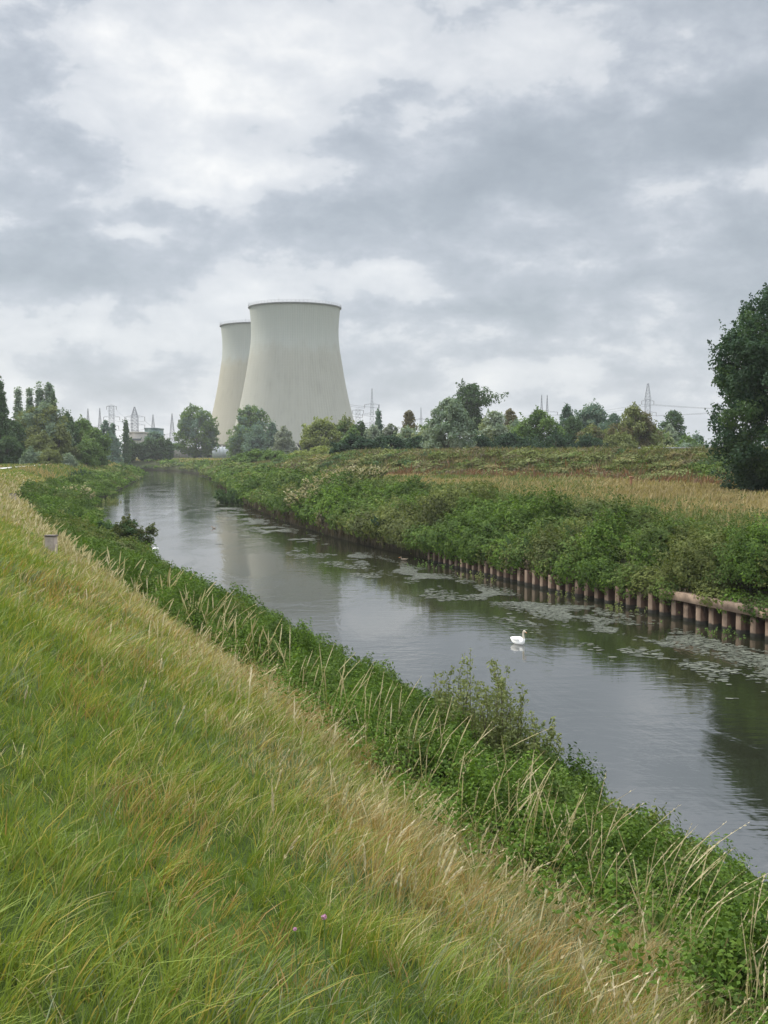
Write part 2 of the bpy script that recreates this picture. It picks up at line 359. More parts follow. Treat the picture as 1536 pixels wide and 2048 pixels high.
def make_tree(name, label, px, ytop, hw, Y, style='round', pal='green', group=None, cat='tree', nleaf=7000, leaf=None, low=None, zbase=None, seed=0, clump=.24, shoots=36, depth=1.0, lobe=.42, pal2=None):
    global rng
    rng = np.random.default_rng(1000 + seed * 7 + int(px))
    x, _, ztop = at(px, ytop, Y); zg = float(ground(x, Y)) if zbase is None else zbase
    H = ztop - zg; Rr = hw / F * Y
    if low is None: low = .14 if style in ('round', 'oval') else (.03 if style != 'column' else .08)
    z0 = H * low; Hc = H - z0
    if leaf is None: leaf = max(.12, 2.3 * Y / (F / 2))
    root = empty(name, (x, Y, zg), label, cat, group)
    ncl = int(130 / (clump / .24) ** 2 * max(1, H / (2.2 * Rr)))
    nleaf = int(nleaf * 1.25)
    t = rng.random(ncl * 6); keep = rng.random(ncl * 6) < prof(style, t) ** 1.2; t = t[keep][:ncl]
    t[:3] = [.97, .93, .9]; ncl = len(t); ang = rng.random(ncl) * 2 * np.pi; ang = ang - .22 * np.sin(2 * ang)
    lobes = 1 + lobe * (vnoise(ang * 1.2, t * 4, seed) - .5) * 2 - lobe * .3
    rad = prof(style, t) * Rr * lobes * (.3 + .7 * rng.random(ncl) ** .4)
    rc = clump * min(Rr, Hc * .6) * (.5 + 1.0 * rng.random(ncl))
    rad = np.maximum(rad - rc * .5, 0)
    C = np.stack([np.cos(ang) * rad, np.sin(ang) * rad * depth, z0 + np.clip(t * Hc - rc * .4, rc * .3, H - rc * .85)], 1)
    ex = np.percentile(np.abs(C[:, 0]) + rc * .8, 88); C[:, 0] *= Rr / ex; C[:, 1] *= Rr / ex
    C[:, 2] = z0 + (C[:, 2] - z0) * (H - z0) / (np.max(C[:, 2] + rc * .7) - z0)
    w = rc ** 2; w /= w.sum(); pick = rng.choice(ncl, nleaf, p=w)
    d = unit(rng.normal(size=(nleaf, 3)) + np.array([0, 0, .35]))
    rr = rc[pick][:, None] * (.55 + .6 * rng.random((nleaf, 1)))
    P = C[pick] + d * rr * np.array([1, 1, .8])
    P[:, 2] = np.maximum(P[:, 2], .15 + rng.random(nleaf) * .3)
    nrm = d * .8 + rng.normal(size=(nleaf, 3)) * .55 + np.array([0, 0, .3])
    a, b = [np.array(c) for c in PAL[pal]]
    cm = rng.random(ncl)[pick][:, None] * .65 + rng.random((nleaf, 1)) * .35
    colr = a + (b - a) * cm
    if pal2:
        a2, b2 = [np.array(c) for c in PAL[pal2]]; sel = (rng.random(ncl) < .35)[pick][:, None]
        colr = np.where(sel, a2 + (b2 - a2) * cm, colr)
    sz = leaf * (.7 + .6 * rng.random(nleaf))
    if shoots:
        oc = rng.choice(ncl, shoots); L = 26
        dirs = unit(np.stack([C[oc, 0] / Rr, C[oc, 1] / Rr, .5 + C[oc, 2] / H * .8], 1) + rng.normal(size=(shoots, 3)) * .25)
        base = C[oc] + dirs * rc[oc][:, None] * .6; ln = rc[oc][:, None] * (.7 + .7 * rng.random((shoots, 1)))
        q = rng.random((shoots, L, 1)); SP = base[:, None] + dirs[:, None] * ln[:, None] * q + rng.normal(size=(shoots, L, 3)) * (leaf * .8) * (1.15 - q)
        P = np.concatenate([P, SP.reshape(-1, 3)]); nrm = np.concatenate([nrm, rng.normal(size=(shoots * L, 3)) + [0, 0, .5]])
        colr = np.concatenate([colr, np.repeat(a + (b - a) * rng.random((shoots, 1)), L, 0)]); sz = np.concatenate([sz, np.full(shoots * L, leaf * .9)])
    Vv, Ff = leaves(P, nrm, sz, .6)
    lnk('crown', npmesh('crown', Vv, Ff, np.repeat(colr, 4, 0)), m_leaf, root)
    tr = max(.08, Rr * .055 + H * .006); top = np.array([rng.normal() * .1 * Rr, rng.normal() * .1 * Rr, H * .8])
    s = np.linspace(0, 1, 7)[:, None]; tp = s * top + np.sin(s * 5 + seed) * np.array([.04, .03, 0]) * Rr; tp[0, 2] = -.3
    lines = [(tp, tr * (1.15 - s[:, 0]) + .02)]
    for i in rng.choice(ncl, min(ncl, 12), replace=False):
        f = np.clip((C[i, 2] / H) * .55, .05, .7); st = f * top
        s5 = np.linspace(0, 1, 5)[:, None]; ln = st + (C[i] - st) * s5 + np.array([0, 0, 1]) * np.sin(s5 * np.pi) * .06 * H
        lines.append((ln, tr * .42 * (1.1 - s5[:, 0]) + .01))
    tv, tf = tubes(lines); lnk('trunk', npmesh('trunk', tv, tf, smooth=True), m_bark, root)
    return root

# ------------------------------------------------------------------ cooling towers
def tower_mat(name, warm, seed):
    m, t, out = newmat(name); co = objco(t, False); sp = t.nodes.new('ShaderNodeSeparateXYZ'); t.links.new(co, sp.inputs[0])
    an = mth(t, 'ARCTAN2', sp.outputs[0], sp.outputs[1])
    rib = mth(t, 'SINE', mth(t, 'MULTIPLY', an, 120.0)); band = mth(t, 'SINE', mth(t, 'MULTIPLY', sp.outputs[2], 3.4))
    st = noise(t, comb(t, mth(t, 'MULTIPLY', an, 14.0), mth(t, 'MULTIPLY', sp.outputs[2], .03), seed), 1.6, 7, .7)
    bl = noise(t, comb(t, mth(t, 'MULTIPLY', an, 3.0), mth(t, 'MULTIPLY', sp.outputs[2], .06), seed + 4.0), 1.5, 7, .62)
    fine = noise(t, co, .35, 8, .7)
    # upper third cleaner grey green, weathered below an uneven line
    lim = mth(t, 'ADD', sp.outputs[2], mth(t, 'MULTIPLY', mth(t, 'SUBTRACT', bl.outputs[0], .5), 20.0))
    mr = t.nodes.new('ShaderNodeMapRange'); mr.interpolation_type = 'SMOOTHSTEP'; t.links.new(lim, mr.inputs[0])
    mr.inputs[1].default_value = 68; mr.inputs[2].default_value = 79; mr.inputs[3].default_value = 1; mr.inputs[4].default_value = 0
    upc = ramp(t, st.outputs[0], [(.3, (.350, .375, .352)), (.7, (.385, .405, .378))])
    loc = ramp(t, mth(t, 'ADD', mth(t, 'MULTIPLY', st.outputs[0], .55), mth(t, 'MULTIPLY', bl.outputs[0], .45)),
               [(.3, tuple(a * b for a, b in zip((.29, .29, .245), warm))), (.55, tuple(a * b for a, b in zip((.345, .345, .295), warm))), (.75, tuple(a * b for a, b in zip((.405, .40, .35), warm)))])
    c = mixc(t, mr.outputs[0], upc, loc)
    lineb = mth(t, 'MULTIPLY', mth(t, 'POWER', mth(t, 'ABSOLUTE', rib), 6.0), .055)
    lb2 = mth(t, 'MULTIPLY', mth(t, 'POWER', mth(t, 'ABSOLUTE', band), 14.0), .07)
    c = mixc(t, mth(t, 'ADD', lineb, lb2), c, (.22, .22, .18)); c = mixc(t, mth(t, 'MULTIPLY', fine.outputs[0], .22), c, (.33, .31, .26))
    p = principled(t, out, c, .9, .15); bump(t, p, mth(t, 'ADD', rib, mth(t, 'MULTIPLY', band, .3)), .4, .07); return m
m_rim = simple('rim_concrete', (.17, .18, .18), .9, .15, .5); m_steel = simple('galvanised_steel', (.30, .31, .33), .6, .1, 1.0, .4)
m_conc = simple('concrete', (.36, .34, .30), .95, .2, 1.5)
PZ = [(13.2, 45.4), (22, 42.9), (32.7, 40.0), (41, 37.9), (51.8, 35.6), (58, 34.4), (65, 33.2), (71.6, 32.2), (77, 31.2), (82.8, 30.4), (90, 30.0), (96.7, 30.2), (103, 30.8), (107.7, 31.3)]
def cooling_tower(label, cx, Y, mat):
    ztop = 107.7; gz = 5.0
    root = empty('cooling_tower', (cx, Y, gz), label, 'cooling tower', 'pair of cooling towers behind the trees')
    zs = np.linspace(13.2, ztop, 60); rs = np.interp(zs, [p[0] for p in PZ], [p[1] for p in PZ])
    rs = np.convolve(np.pad(rs, 3, mode='reflect', reflect_type='odd'), np.ones(7) / 7, 'valid')
    zin = zs[::-1]; rin = rs[::-1] - .9
    za = np.concatenate([zs, zin]) - gz; ra = np.concatenate([rs, rin]); n = 144
    an = np.linspace(0, 2 * np.pi, n, endpoint=False)
    V = np.stack([ra[:, None] * np.cos(an), ra[:, None] * np.sin(an), za[:, None] * np.ones(n)], -1).reshape(-1, 3)
    k = len(za); ii = np.arange(k * n).reshape(k, n); ii = np.concatenate([ii, ii[:1]]); jj = np.roll(ii, -1, 1)
    lnk('shell', npmesh('shell', V, np.stack([ii[:-1], jj[:-1], jj[1:], ii[1:]], -1).reshape(-1, 4), smooth=True), mat, root)
    # rim walkway ring
    prf = [(31.35, ztop - 1.1), (32.2, ztop - .5), (32.2, ztop + .15), (30.3, ztop + .15), (30.3, ztop + .02), (31.3, ztop - 1.1)]
    V = np.array([(r * math.cos(a), r * math.sin(a), z - gz) for r, z in prf for a in an]); kk = len(prf)
    ii = np.arange(kk * n).reshape(kk, n); jj = np.roll(ii, -1, 1); i2 = np.roll(ii, -1, 0); j2 = np.roll(jj, -1, 0)
    lnk('rim_walkway', npmesh('rim_walkway', V, np.stack([ii, jj, j2, i2], -1).reshape(-1, 4)), m_rim, root)
    L = []
    for h in (.9, 1.7): L.append(([(31.95 * math.cos(a), 31.95 * math.sin(a), ztop + h - gz) for a in np.linspace(0, 2 * np.pi, 73)], [.07] * 73))
    for i in range(72):
        a = i * np.pi / 36; h = 3.0 if i % 12 == 3 else 1.7
        L.append(([(31.95 * math.cos(a), 31.95 * math.sin(a), ztop - gz), (31.95 * math.cos(a), 31.95 * math.sin(a), ztop + h - gz)], [.09, .09]))
    v, f = tubes(L, 4); lnk('handrail', npmesh('handrail', v, f), m_steel, root)
    # ring beam, diagonal legs and basin
    def leg(i, s):
        a0 = i * 2 * math.pi / 36; a1 = a0 + s * math.pi / 36
        v, f = tubes([([(48.2 * math.cos(a0), 48.2 * math.sin(a0), 0), (45.2 * math.cos(a1), 45.2 * math.sin(a1), 8.4)], [.55, .5])], 8)
        return npmesh('support_leg', v, f, smooth=True)
    for i in range(36):
        for s in (-1, 1): lnk('support_leg', leg(i, s), m_conc, root)
    prf = [(49.5, -.6), (49.5, 1.2), (48.9, 1.2), (48.9, -.6)]
    V = np.array([(r * math.cos(a), r * math.sin(a), z) for r, z in prf for a in an]); kk = 4
    ii = np.arange(kk * n).reshape(kk, n); jj = np.roll(ii, -1, 1); i2 = np.roll(ii, -1, 0); j2 = np.roll(jj, -1, 0)
    lnk('basin_wall', npmesh('basin_wall', V, np.stack([ii, jj, j2, i2], -1).reshape(-1, 4)), m_conc, root)
    fill = np.array([(43.5 * math.cos(a), 43.5 * math.sin(a), z) for z in (0, 8.2) for a in an]); ii = np.arange(2 * n).reshape(2, n); jj = np.roll(ii, -1, 1)
    lnk('fill_pack', npmesh('fill_pack', fill, np.stack([ii[:-1], jj[:-1], jj[1:], ii[1:]], -1).reshape(-1, 4)), m_dark, root)
m_dark = simple('dark_recess', (.03, .03, .03), .95, .2, .3)
cooling_tower('nearer, taller looking pale concrete cooling tower right of the other one', *[at(590.5, 800, 800)[0], 800], tower_mat('tower_concrete', (1.0, 1.0, 1.03), 1.0))
cooling_tower('farther concrete cooling tower with tan staining, partly hidden behind the nearer one', *[at(522, 800, 917)[0], 917], tower_mat('tower_concrete_stained', (1.02, .97, .91), 6.0))

# ------------------------------------------------------------------ pylons and wires
def lattice(w0, w1, h, z0, n, th, cx=0, cy=0, lean=0):
    L = []; zs = np.linspace(z0, h, n + 1); ws = np.interp(zs, [z0, h], [w0, w1])
    cor = [(-1, -1), (1, -1), (1, 1), (-1, 1)]
    for a, b in cor: L.append(([(cx + a * ws[0] / 2, cy + b * ws[0] / 2, z0), (cx + lean + a * ws[-1] / 2, cy + b * ws[-1] / 2, h)], [th, th * .8]))
    for i in range(n):
        k0 = lean * i / n; k1 = lean * (i + 1) / n
        for j in range(4):
            a, b = cor[j], cor[(j + 1) % 4]
            p = lambda c, w, z, k: (cx + k + c[0] * w / 2, cy + c[1] * w / 2, z)
            L.append(([p(a, ws[i], zs[i], k0), p(b, ws[i + 1], zs[i + 1], k1)], [th * .6] * 2))
            L.append(([p(b, ws[i], zs[i], k0), p(a, ws[i + 1], zs[i + 1], k1)], [th * .6] * 2))
            L.append(([p(a, ws[i + 1], zs[i + 1], k1), p(b, ws[i + 1], zs[i + 1], k1)], [th * .6] * 2))
    return L
m_pyl = simple('pylon_steel', (.13, .14, .16), .6, .15, .4, .3); m_ins = simple('insulator', (.10, .08, .07), .4, .1, 1)
PY = {}
def pylon(px, ytop, Y, label, kind, base=5.0, arms=()):
    x, _, zt = at(px, ytop, Y); H = zt - base; th = .095 * Y / 800
    o = empty('electricity_pylon', (x, Y, base), label, 'pylon', 'electricity pylons beyond the fields')
    pts = []
    if kind == 'spire': L = lattice(6.0, 2.6, H * .62, 0, 9, th) + lattice(2.6, .3, H, H * .62, 8, th)
    elif kind == 'box': L = lattice(4.2, 3.6, H, 0, 12, th)
    elif kind == 'fat': L = lattice(4.2, 4.0, H * .80, 0, 12, th * 1.5) + lattice(4.0, .6, H, H * .80, 4, th * 1.3)
    elif kind == 'twin':
        L = lattice(7, 5.5, H * .72, 0, 7, th) + lattice(1.8, .3, H, H * .72, 6, th, -2.4) + lattice(1.8, .3, H, H * .72, 6, th, 2.4)
    elif kind == 'head': L = lattice(5.5, 3.5, H * .78, 0, 8, th * 1.2) + lattice(4.2, 1.0, H, H * .78, 5, th)
    v, f = tubes(L, 3); lnk('lattice_tower', npmesh('lattice_tower', v, f), m_pyl, o)
    for fr, half in arms:
        z = H * fr; L = [([(-half, 0, z), (0, 0, z + 1.5), (half, 0, z)], [th * .8] * 3), ([(-half, 0, z), (half, 0, z)], [th * .8] * 2)]
        for k in np.linspace(-half, half, 9)[1:-1]: L.append(([(k, 0, z), (k * .8, 0, z + 1.5 * (1 - abs(k * .8) / half))], [th * .5] * 2))
        v, f = tubes(L, 3); arm = lnk('cross_arm', npmesh('cross_arm', v, f), m_pyl, o)
        for s in (-1, 1):
            v, f = tubes([([(s * half * .95, 0, z), (s * half * .95, 0, z - 2.6)], [.16 * Y / 800] * 2)], 5); lnk('insulator', npmesh('insulator', v, f), m_ins, arm)
            pts.append((x + s * half * .95, Y, base + z - 2.6))
    PY[label] = pts; return o
pylon(175.8, 817, 1000, 'slim spire pylon farthest left, its foot behind the left bank trees', 'spire', arms=((.45, 9), (.6, 8)))
pylon(199.5, 816, 1030, 'slim spire pylon second from the left above the trees', 'spire', arms=((.45, 9), (.6, 8)))
pylon(223, 812, 950, 'flat topped lattice pylon, third from the left', 'box', arms=((.99, 4.2), (.78, 7), (.60, 6)))
pylon(269, 814, 760, 'thick lattice pylon with pointed top above the pale building', 'fat', arms=((.80, 7), (.64, 7), (.48, 7)))
pylon(306, 829, 900, 'spire pylon beside the green topped building', 'spire', arms=((.52, 9),))
pylon(344, 827, 880, 'spire pylon just left of the round tree by the towers', 'spire', arms=((.36, 12), (.5, 8)))
pylon(744, 777, 900, 'tall spire pylon right of the cooling towers', 'spire', arms=((.48, 7), (.62, 8), (.76, 6)))
pylon(757, 810, 1150, 'smaller distant pylon close right of the tall spire pylon', 'spire', arms=((.6, 6),))
pylon(716, 820, 1000, 'short pylon top peeping over trees at the right foot of the towers', 'box', arms=((.99, 5),))
pylon(842, 815, 1200, 'thin faint mast left of the silver willow', 'spire', arms=((.75, 6),))
pylon(1089, 790, 1000, 'twin horned pylon above the dark green tree', 'twin', arms=((.72, 12),))
pylon(1296, 767, 900, 'tall pylon with dark platform head right of centre above the olive tree', 'head', arms=((.76, 5), (.60, 7)))
m_wire = simple('wire', (.16, .17, .19), .5, .05, 1)
keys = list(PY)
def wires(a, b, label):
    pa, pb = PY[keys[a]], PY[keys[b]]; L = []
    for p, q in zip(pa, pb):
        p, q = np.array(p), np.array(q); s = np.linspace(0, 1, 17)[:, None]; P = p + (q - p) * s; d = np.linalg.norm(q - p)
        P[:, 2] -= (np.sin(s[:, 0] * np.pi)) * d * .02; L.append((P, [.10] * 17))
    v, f = tubes(L, 3); tag(lnk('power_line', npmesh('power_line', v, f), m_wire), label, 'power line', 'power lines between the pylons')
def farwire(a, px, py_, Y, label):
    pa = PY[keys[a]]; e = np.array(at(px, py_, Y)); L = []
    for i, p in enumerate(pa):
        p = np.array(p); q = e + np.array([(i % 2) * 7, 0, (i // 2) * 6.0]); s = np.linspace(0, 1, 21)[:, None]; P = p + (q - p) * s
        P[:, 2] -= np.sin(s[:, 0] * np.pi) * np.linalg.norm(q - p) * .022; L.append((P, [.11] * 21))
    v, f = tubes(L, 3); tag(lnk('power_line', npmesh('power_line', v, f), m_wire), label, 'power line', 'power lines between the pylons')
wires(0, 1, 'wires slung between the two leftmost spire pylons')
wires(2, 3, 'wires from the flat topped pylon to the thick lattice pylon')
wires(3, 5, 'wires from the thick lattice pylon to the spire pylon by the round tree')
wires(4, 5, 'wires between the two spire pylons left of the round tree')
farwire(5, 520, 850, 1100, 'wires running behind the cooling towers from the left')
farwire(6, 560, 815, 900, 'wires from the tall spire pylon towards the cooling tower')
wires(6, 10, 'wires from the tall spire pylon to the twin horned pylon')
wires(10, 11, 'wires from the twin horned pylon to the pylon with platform head')
farwire(11, 1640, 812, 850, 'wires from the platform headed pylon to the large dark tree')

# ------------------------------------------------------------------ far buildings and hoarding
def boxv(x0, x1, y0, y1, z0, z1):
    v = [(x, y, z) for z in (z0, z1) for x, y in ((x0, y0), (x1, y0), (x1, y1), (x0, y1))]
    f = [(3, 2, 1, 0), (4, 5, 6, 7), (0, 1, 5, 4), (1, 2, 6, 5), (2, 3, 7, 6), (3, 0, 4, 7)]
    return np.array(v, float), np.array(f)
def boxes(lst):
    Vs, Fs, b = [], [], 0
    for a in lst:
        v, f = boxv(*a); Vs.append(v); Fs.append(f + b); b += 8
    return np.concatenate(Vs), np.concatenate(Fs)
m_bld = simple('pale_render', (.27, .255, .23), .9, .12, .2); m_win = simple('dark_glazing', (.05, .06, .07), .25, .2, .5, .5)
m_grn = simple('green_cladding', (.09, .15, .14), .7, .1, .2); m_white = simple('white_paint', (.42, .45, .47), .6, .12, .3)
def building(px0, px1, ytop, Y, depth, label, mat, wins, roofm, base=4.6):
    x0, _, zt = at(px0, ytop, Y); x1 = at(px1, ytop, Y)[0]; w = x1 - x0; H = zt - base
    o = empty('industrial_building', ((x0 + x1) / 2, Y, base), label, 'building')
    v, f = boxv(-w / 2, w / 2, 0, depth, -.5, H); lnk('wall', npmesh('wall', v, f), mat, o)
    v, f = boxv(-w / 2 - .3, w / 2 + .3, -.3, depth + .3, H + .003, H + .8); lnk('roof', npmesh('roof', v, f), roofm, o)
    for a, b, c, d in wins:
        v, f = boxv(-w / 2 + a * w, -w / 2 + b * w, -.08, .2, H * c, H * d); lnk('window', npmesh('window', v, f), m_win, o)
building(258, 285, 866, 720, 30, 'pale concrete building under the thick lattice pylon', m_bld, [(.1, .9, .5, .58), (.1, .9, .7, .78)], m_conc)
building(289, 313, 858, 780, 25, 'pale block with blue green top storey among far trees', m_grn, [(.15, .85, .82, .9)], m_grn)
building(332, 352, 888, 640, 12, 'small flat roofed substation hut left of the round tree', m_bld, [(.1, .4, .1, .7), (.55, .8, .1, .7)], m_white)
building(350, 384, 896, 660, 14, 'low tan shed partly behind the round tree', m_bld, [(.1, .9, .6, .8)], m_conc)
# hoarding
xa, _, zt = at(424, 893.5, 640); xb = at(492, 893.5, 640)[0]
o = empty('hoarding', ((xa + xb) / 2, 640, 4.6), 'long white site hoarding in front of the cooling tower foot', 'hoarding')
npan = 9; pw = (xb - xa) / npan
for i in range(npan):
    v, f = boxv(-(xb - xa) / 2 + i * pw + .04, -(xb - xa) / 2 + (i + 1) * pw - .04, 0, .12, 0, zt - 4.6); lnk('panel', npmesh('panel', v, f), m_white, o)
    v, f = boxv(-(xb - xa) / 2 + i * pw - .06, -(xb - xa) / 2 + i * pw + .06, .13, .35, -.5, zt - 4.6); lnk('post', npmesh('post', v, f), m_steel, o)
x, _, zt = at(398, 893, 600)
o = empty('container', (at(408, 900, 665)[0], 665, 4.6), 'row of dark and rusty containers left of the white hoarding', 'containers')
m_rust = simple('rust_paint', (.17, .09, .05), .8, .3, .6)
for i, mm in enumerate((m_rust, m_dark, m_bld, m_dark, m_rust)):
    v, f = boxv(-7 + i * 2.9, -7 + i * 2.9 + 2.5, 0, 6, 0, 5.2 - (i % 2) * .8); lnk('container_body', npmesh('container_body', v, f), mm, o)
# debris mound on the right of it, dark machinery seen over the hoarding
# guard rail on the right horizon
xs = [at(1222 + 28 * i, 899, 235)[0] for i in range(9)]
o = empty('guard_rail', (xs[0], 235, 7.3), 'long pale guard rail with white lamp posts on the far embankment', 'guard rail')
z1 = at(1300, 895, 235)[2] - 7.3
v, f = boxv(0, xs[-1] - xs[0], -.06, .06, z1 - .22, z1 + .05); lnk('rail', npmesh('rail', v, f), m_steel, o)
for i, xx in enumerate(xs):
    v, f = boxv(xx - xs[0] - .06, xx - xs[0] + .06, .065, .2, -3, z1); lnk('post', npmesh('post', v, f), m_steel, o)
    if i % 2: v, f = boxv(xx - xs[0] + .9, xx - xs[0] + 1.35, -.16, -.065, z1 - .75, z1 - .3); lnk('reflector', npmesh('reflector', v, f), m_white, o)
v, f = boxv(0, xs[-1] - xs[0], -.05, .05, z1 - 1.2, z1 - 1.05); lnk('rail', npmesh('rail', v, f), m_steel, o)

# ------------------------------------------------------------------ trees
T = make_tree
gL = 'trees on the left bank beyond the dike path'
T('poplar_tree', 'dark dense poplar cut by the left edge of the photo', 0, 762, 28, 280, 'column', 'dark', gL, seed=1, low=.03, nleaf=9000)
T('poplar_tree', 'slim grey poplar just right of the dark edge poplar', 36, 774, 12, 380, 'column', 'willow', gL, seed=2, nleaf=3000, clump=.5)
T('poplar_tree', 'thin poplar with pointed top rising left of the willow', 59, 777, 12, 370, 'column', 'willow', gL, seed=3, nleaf=3000, clump=.5)
T('poplar_tree', 'tall narrow poplar behind the willow, left one of the close pair', 79, 762, 13, 370, 'column', 'willow', gL, seed=4, nleaf=3600, clump=.5)
T('poplar_tree', 'tall narrow poplar behind the willow, right one of the close pair', 97, 765, 16, 370, 'column', 'willow', gL, seed=5, nleaf=3600, clump=.5)
T('poplar_tree', 'shorter dark poplar at the right end of the poplar row', 107, 785, 8, 365, 'column', 'dark', gL, seed=6, nleaf=3000, clump=.5)
T('willow_tree', 'large grey green willow, biggest tree of the left bank', 88, 806, 48, 300, 'bush', 'willow', gL, seed=7, nleaf=16000, lobe=.5, pal2='olive')
T('willow_tree', 'pale olive willow tucked against the dark poplar on the left', 50, 822, 28, 310, 'bush', 'olive', gL, seed=8, nleaf=8000)
T('broadleaf_tree', 'dark tree between the big willow and the green tree on the left bank', 134, 826, 27, 312, 'bush', 'dark', gL, seed=9, nleaf=9000)
T('broadleaf_tree', 'mid green tree at the right end of the left bank group', 165, 838, 32, 330, 'bush', 'green', gL, seed=10, nleaf=10000, pal2='olive')
T('broadleaf_tree', 'low green tree tapering down towards the river on the left bank', 190, 856, 24, 322, 'bush', 'green', gL, seed=11, nleaf=7000)
T('shrub', 'dark green shrub under the dark poplar at the left edge', 14, 876, 34, 270, 'bush', 'dark', gL, 'shrub', seed=12, nleaf=7000)
T('shrub', 'small grey bush at the foot of the big willow', 62, 900, 18, 262, 'bush', 'willow', gL, 'shrub', seed=13, nleaf=2500)
T('shrub', 'yellowish bush at the foot of the big willow, right of the grey one', 98, 898, 20, 262, 'bush', 'olive', gL, 'shrub', seed=14, nleaf=2500)
T('shrub', 'silvery bush at the foot of the dark left bank tree', 138, 910, 10, 262, 'bush', 'silver', gL, 'shrub', seed=15, nleaf=2000)
gF = 'distant trees between the left bank and the towers'
T('broadleaf_tree', 'far bluish round tree below the flat topped pylon', 211, 840, 16, 520, 'bush', 'blue', gF, seed=16, nleaf=3500)
T('poplar_tree', 'far dark narrow tree right under the flat topped pylon', 226, 846, 7, 540, 'column', 'blue', gF, seed=17, nleaf=1800, clump=.5)
T('poplar_tree', 'far dark column shaped tree left of the thick lattice pylon', 252, 843, 8, 520, 'column', 'dark', gF, seed=18, nleaf=2500, clump=.5, low=.02)
T('broadleaf_tree', 'far low bushy tree at the left end of the distant row', 226, 872, 18, 500, 'bush', 'blue', gF, seed=19, nleaf=3000)
for i, (px, yt, hw, lab) in enumerate([(262, 880, 13, 'far small round tree, first of the dark row from the left'), (284, 886, 12, 'far small round tree, second of the dark row'),
        (303, 880, 13, 'far small round tree, third of the dark row'), (324, 877, 13, 'far small round tree, fourth of the dark row'), (307, 862, 17, 'far taller tree rising behind the dark row below the spire pylon'),
        (336, 880, 10, 'far small round tree at the right end of the dark row')]):
    T('broadleaf_tree', lab, px, yt, hw, 540 + (i == 4) * 60, 'round', 'blue' if i == 4 else 'dark', gF, seed=20 + i, nleaf=2500, low=.02)
T('broadleaf_tree', 'round green tree standing alone left of the cooling towers', 390, 812, 39, 600, 'round', 'green', 'trees at the foot of the towers', seed=30, nleaf=9000, low=.04, pal2='blue', lobe=.35, clump=.2)
T('broadleaf_tree', 'round green tree in front of the gap between the cooling towers', 502, 812, 42, 560, 'oval', 'green', 'trees at the foot of the towers', seed=31, nleaf=10000, low=.03, pal2='blue', clump=.2)
T('willow_tree', 'lower grey green willow leaning on the tree in front of the towers', 515, 850, 30, 540, 'bush', 'blue', 'trees at the foot of the towers', seed=32, nleaf=5000)
T('broadleaf_tree', 'small grey brown tree right of the one between the towers', 568, 858, 24, 500, 'bush', 'grey', 'trees at the foot of the towers', seed=33, nleaf=4500)
T('broadleaf_tree', 'small pointed green tree between two bigger ones before the near tower', 545, 848, 13, 520, 'round', 'blue', 'trees at the foot of the towers', seed=34, nleaf=2500, low=.05)
gR = 'trees behind the right embankment'
T('broadleaf_tree', 'yellow green bushy tree at the right foot of the near tower', 645, 838, 38, 330, 'bush', 'yellow', gR, seed=40, nleaf=10000, pal2='olive')
T('broadleaf_tree', 'green bushy tree right of the yellow green one by the tower', 690, 834, 25, 335, 'bush', 'olive', gR, seed=41, nleaf=7000, pal2='green')
T('broadleaf_tree', 'narrow dark tree with thin top below the tall spire pylon', 757, 823, 11, 320, 'column', 'blue', gR, seed=42, nleaf=3000, clump=.4)
T('willow_tree', 'silvery bush in front of the narrow dark tree', 745, 852, 22, 300, 'bush', 'silver', gR, seed=43, nleaf=4500)
T('broadleaf_tree', 'dark bush left of the silvery one below the tall spire pylon', 722, 842, 18, 305, 'bush', 'dark', gR, seed=44, nleaf=4500)
T('broadleaf_tree', 'low grey green tree right of the narrow dark tree', 782, 848, 20, 310, 'bush', 'grey', gR, seed=45, nleaf=4500)
T('broadleaf_tree', 'reddish brown pointed tree above the light willow', 818, 820, 17, 315, 'bush', 'brown', gR, seed=46, nleaf=3500, clump=.35)
T('willow_tree', 'light green rounded willow left of the big silver one', 812, 852, 32, 280, 'bush', 'silver', gR, seed=47, nleaf=8000, pal2='pale')
T('broadleaf_tree', 'tall dark tree with open leaning crown behind the silver willow', 946, 768, 42, 330, 'round', 'dark', gR, seed=48, nleaf=7000, low=.40, clump=.26, lobe=.9)
T('willow_tree', 'big silver grey willow at the centre of the tree line', 900, 797, 50, 210, 'bush', 'willow', gR, seed=49, nleaf=17000, low=.0, clump=.18, shoots=60, pal2='silver')
T('willow_tree', 'pale fluffy willow right of the big silver one', 988, 822, 38, 260, 'bush', 'silver', gR, seed=50, nleaf=9000, pal2='pale')
T('broadleaf_tree', 'small rust tinted tree behind the pale willow', 1020, 817, 16, 320, 'round', 'brown', gR, seed=51, nleaf=3000)
T('broadleaf_tree', 'broad dark green tree below the twin horned pylon', 1076, 820, 52, 225, 'bush', 'green', gR, seed=52, nleaf=15000, pal2='dark', lobe=.2)
T('broadleaf_tree', 'bluish tree peeping out right of the broad dark green one', 1132, 812, 20, 300, 'bush', 'blue', gR, seed=53, nleaf=5000)
T('willow_tree', 'tall blue grey willow between the dark and the olive tree', 1190, 806, 44, 310, 'bush', 'blue', gR, seed=54, nleaf=11000, pal2='willow')
T('broadleaf_tree', 'large olive brown tree below the platform headed pylon', 1266, 812, 50, 240, 'bush', 'olive', gR, seed=55, nleaf=15000, pal2='brown')
T('broadleaf_tree', 'low brownish bush left of the large olive tree', 1185, 850, 34, 235, 'bush', 'olive', gR, seed=56, nleaf=7000, pal2='brown')
T('broadleaf_tree', 'cone shaped dark tree standing clear right of the olive tree', 1346, 821, 28, 300, 'bush', 'dark', gR, seed=57, nleaf=6500, low=.0, pal2='blue')
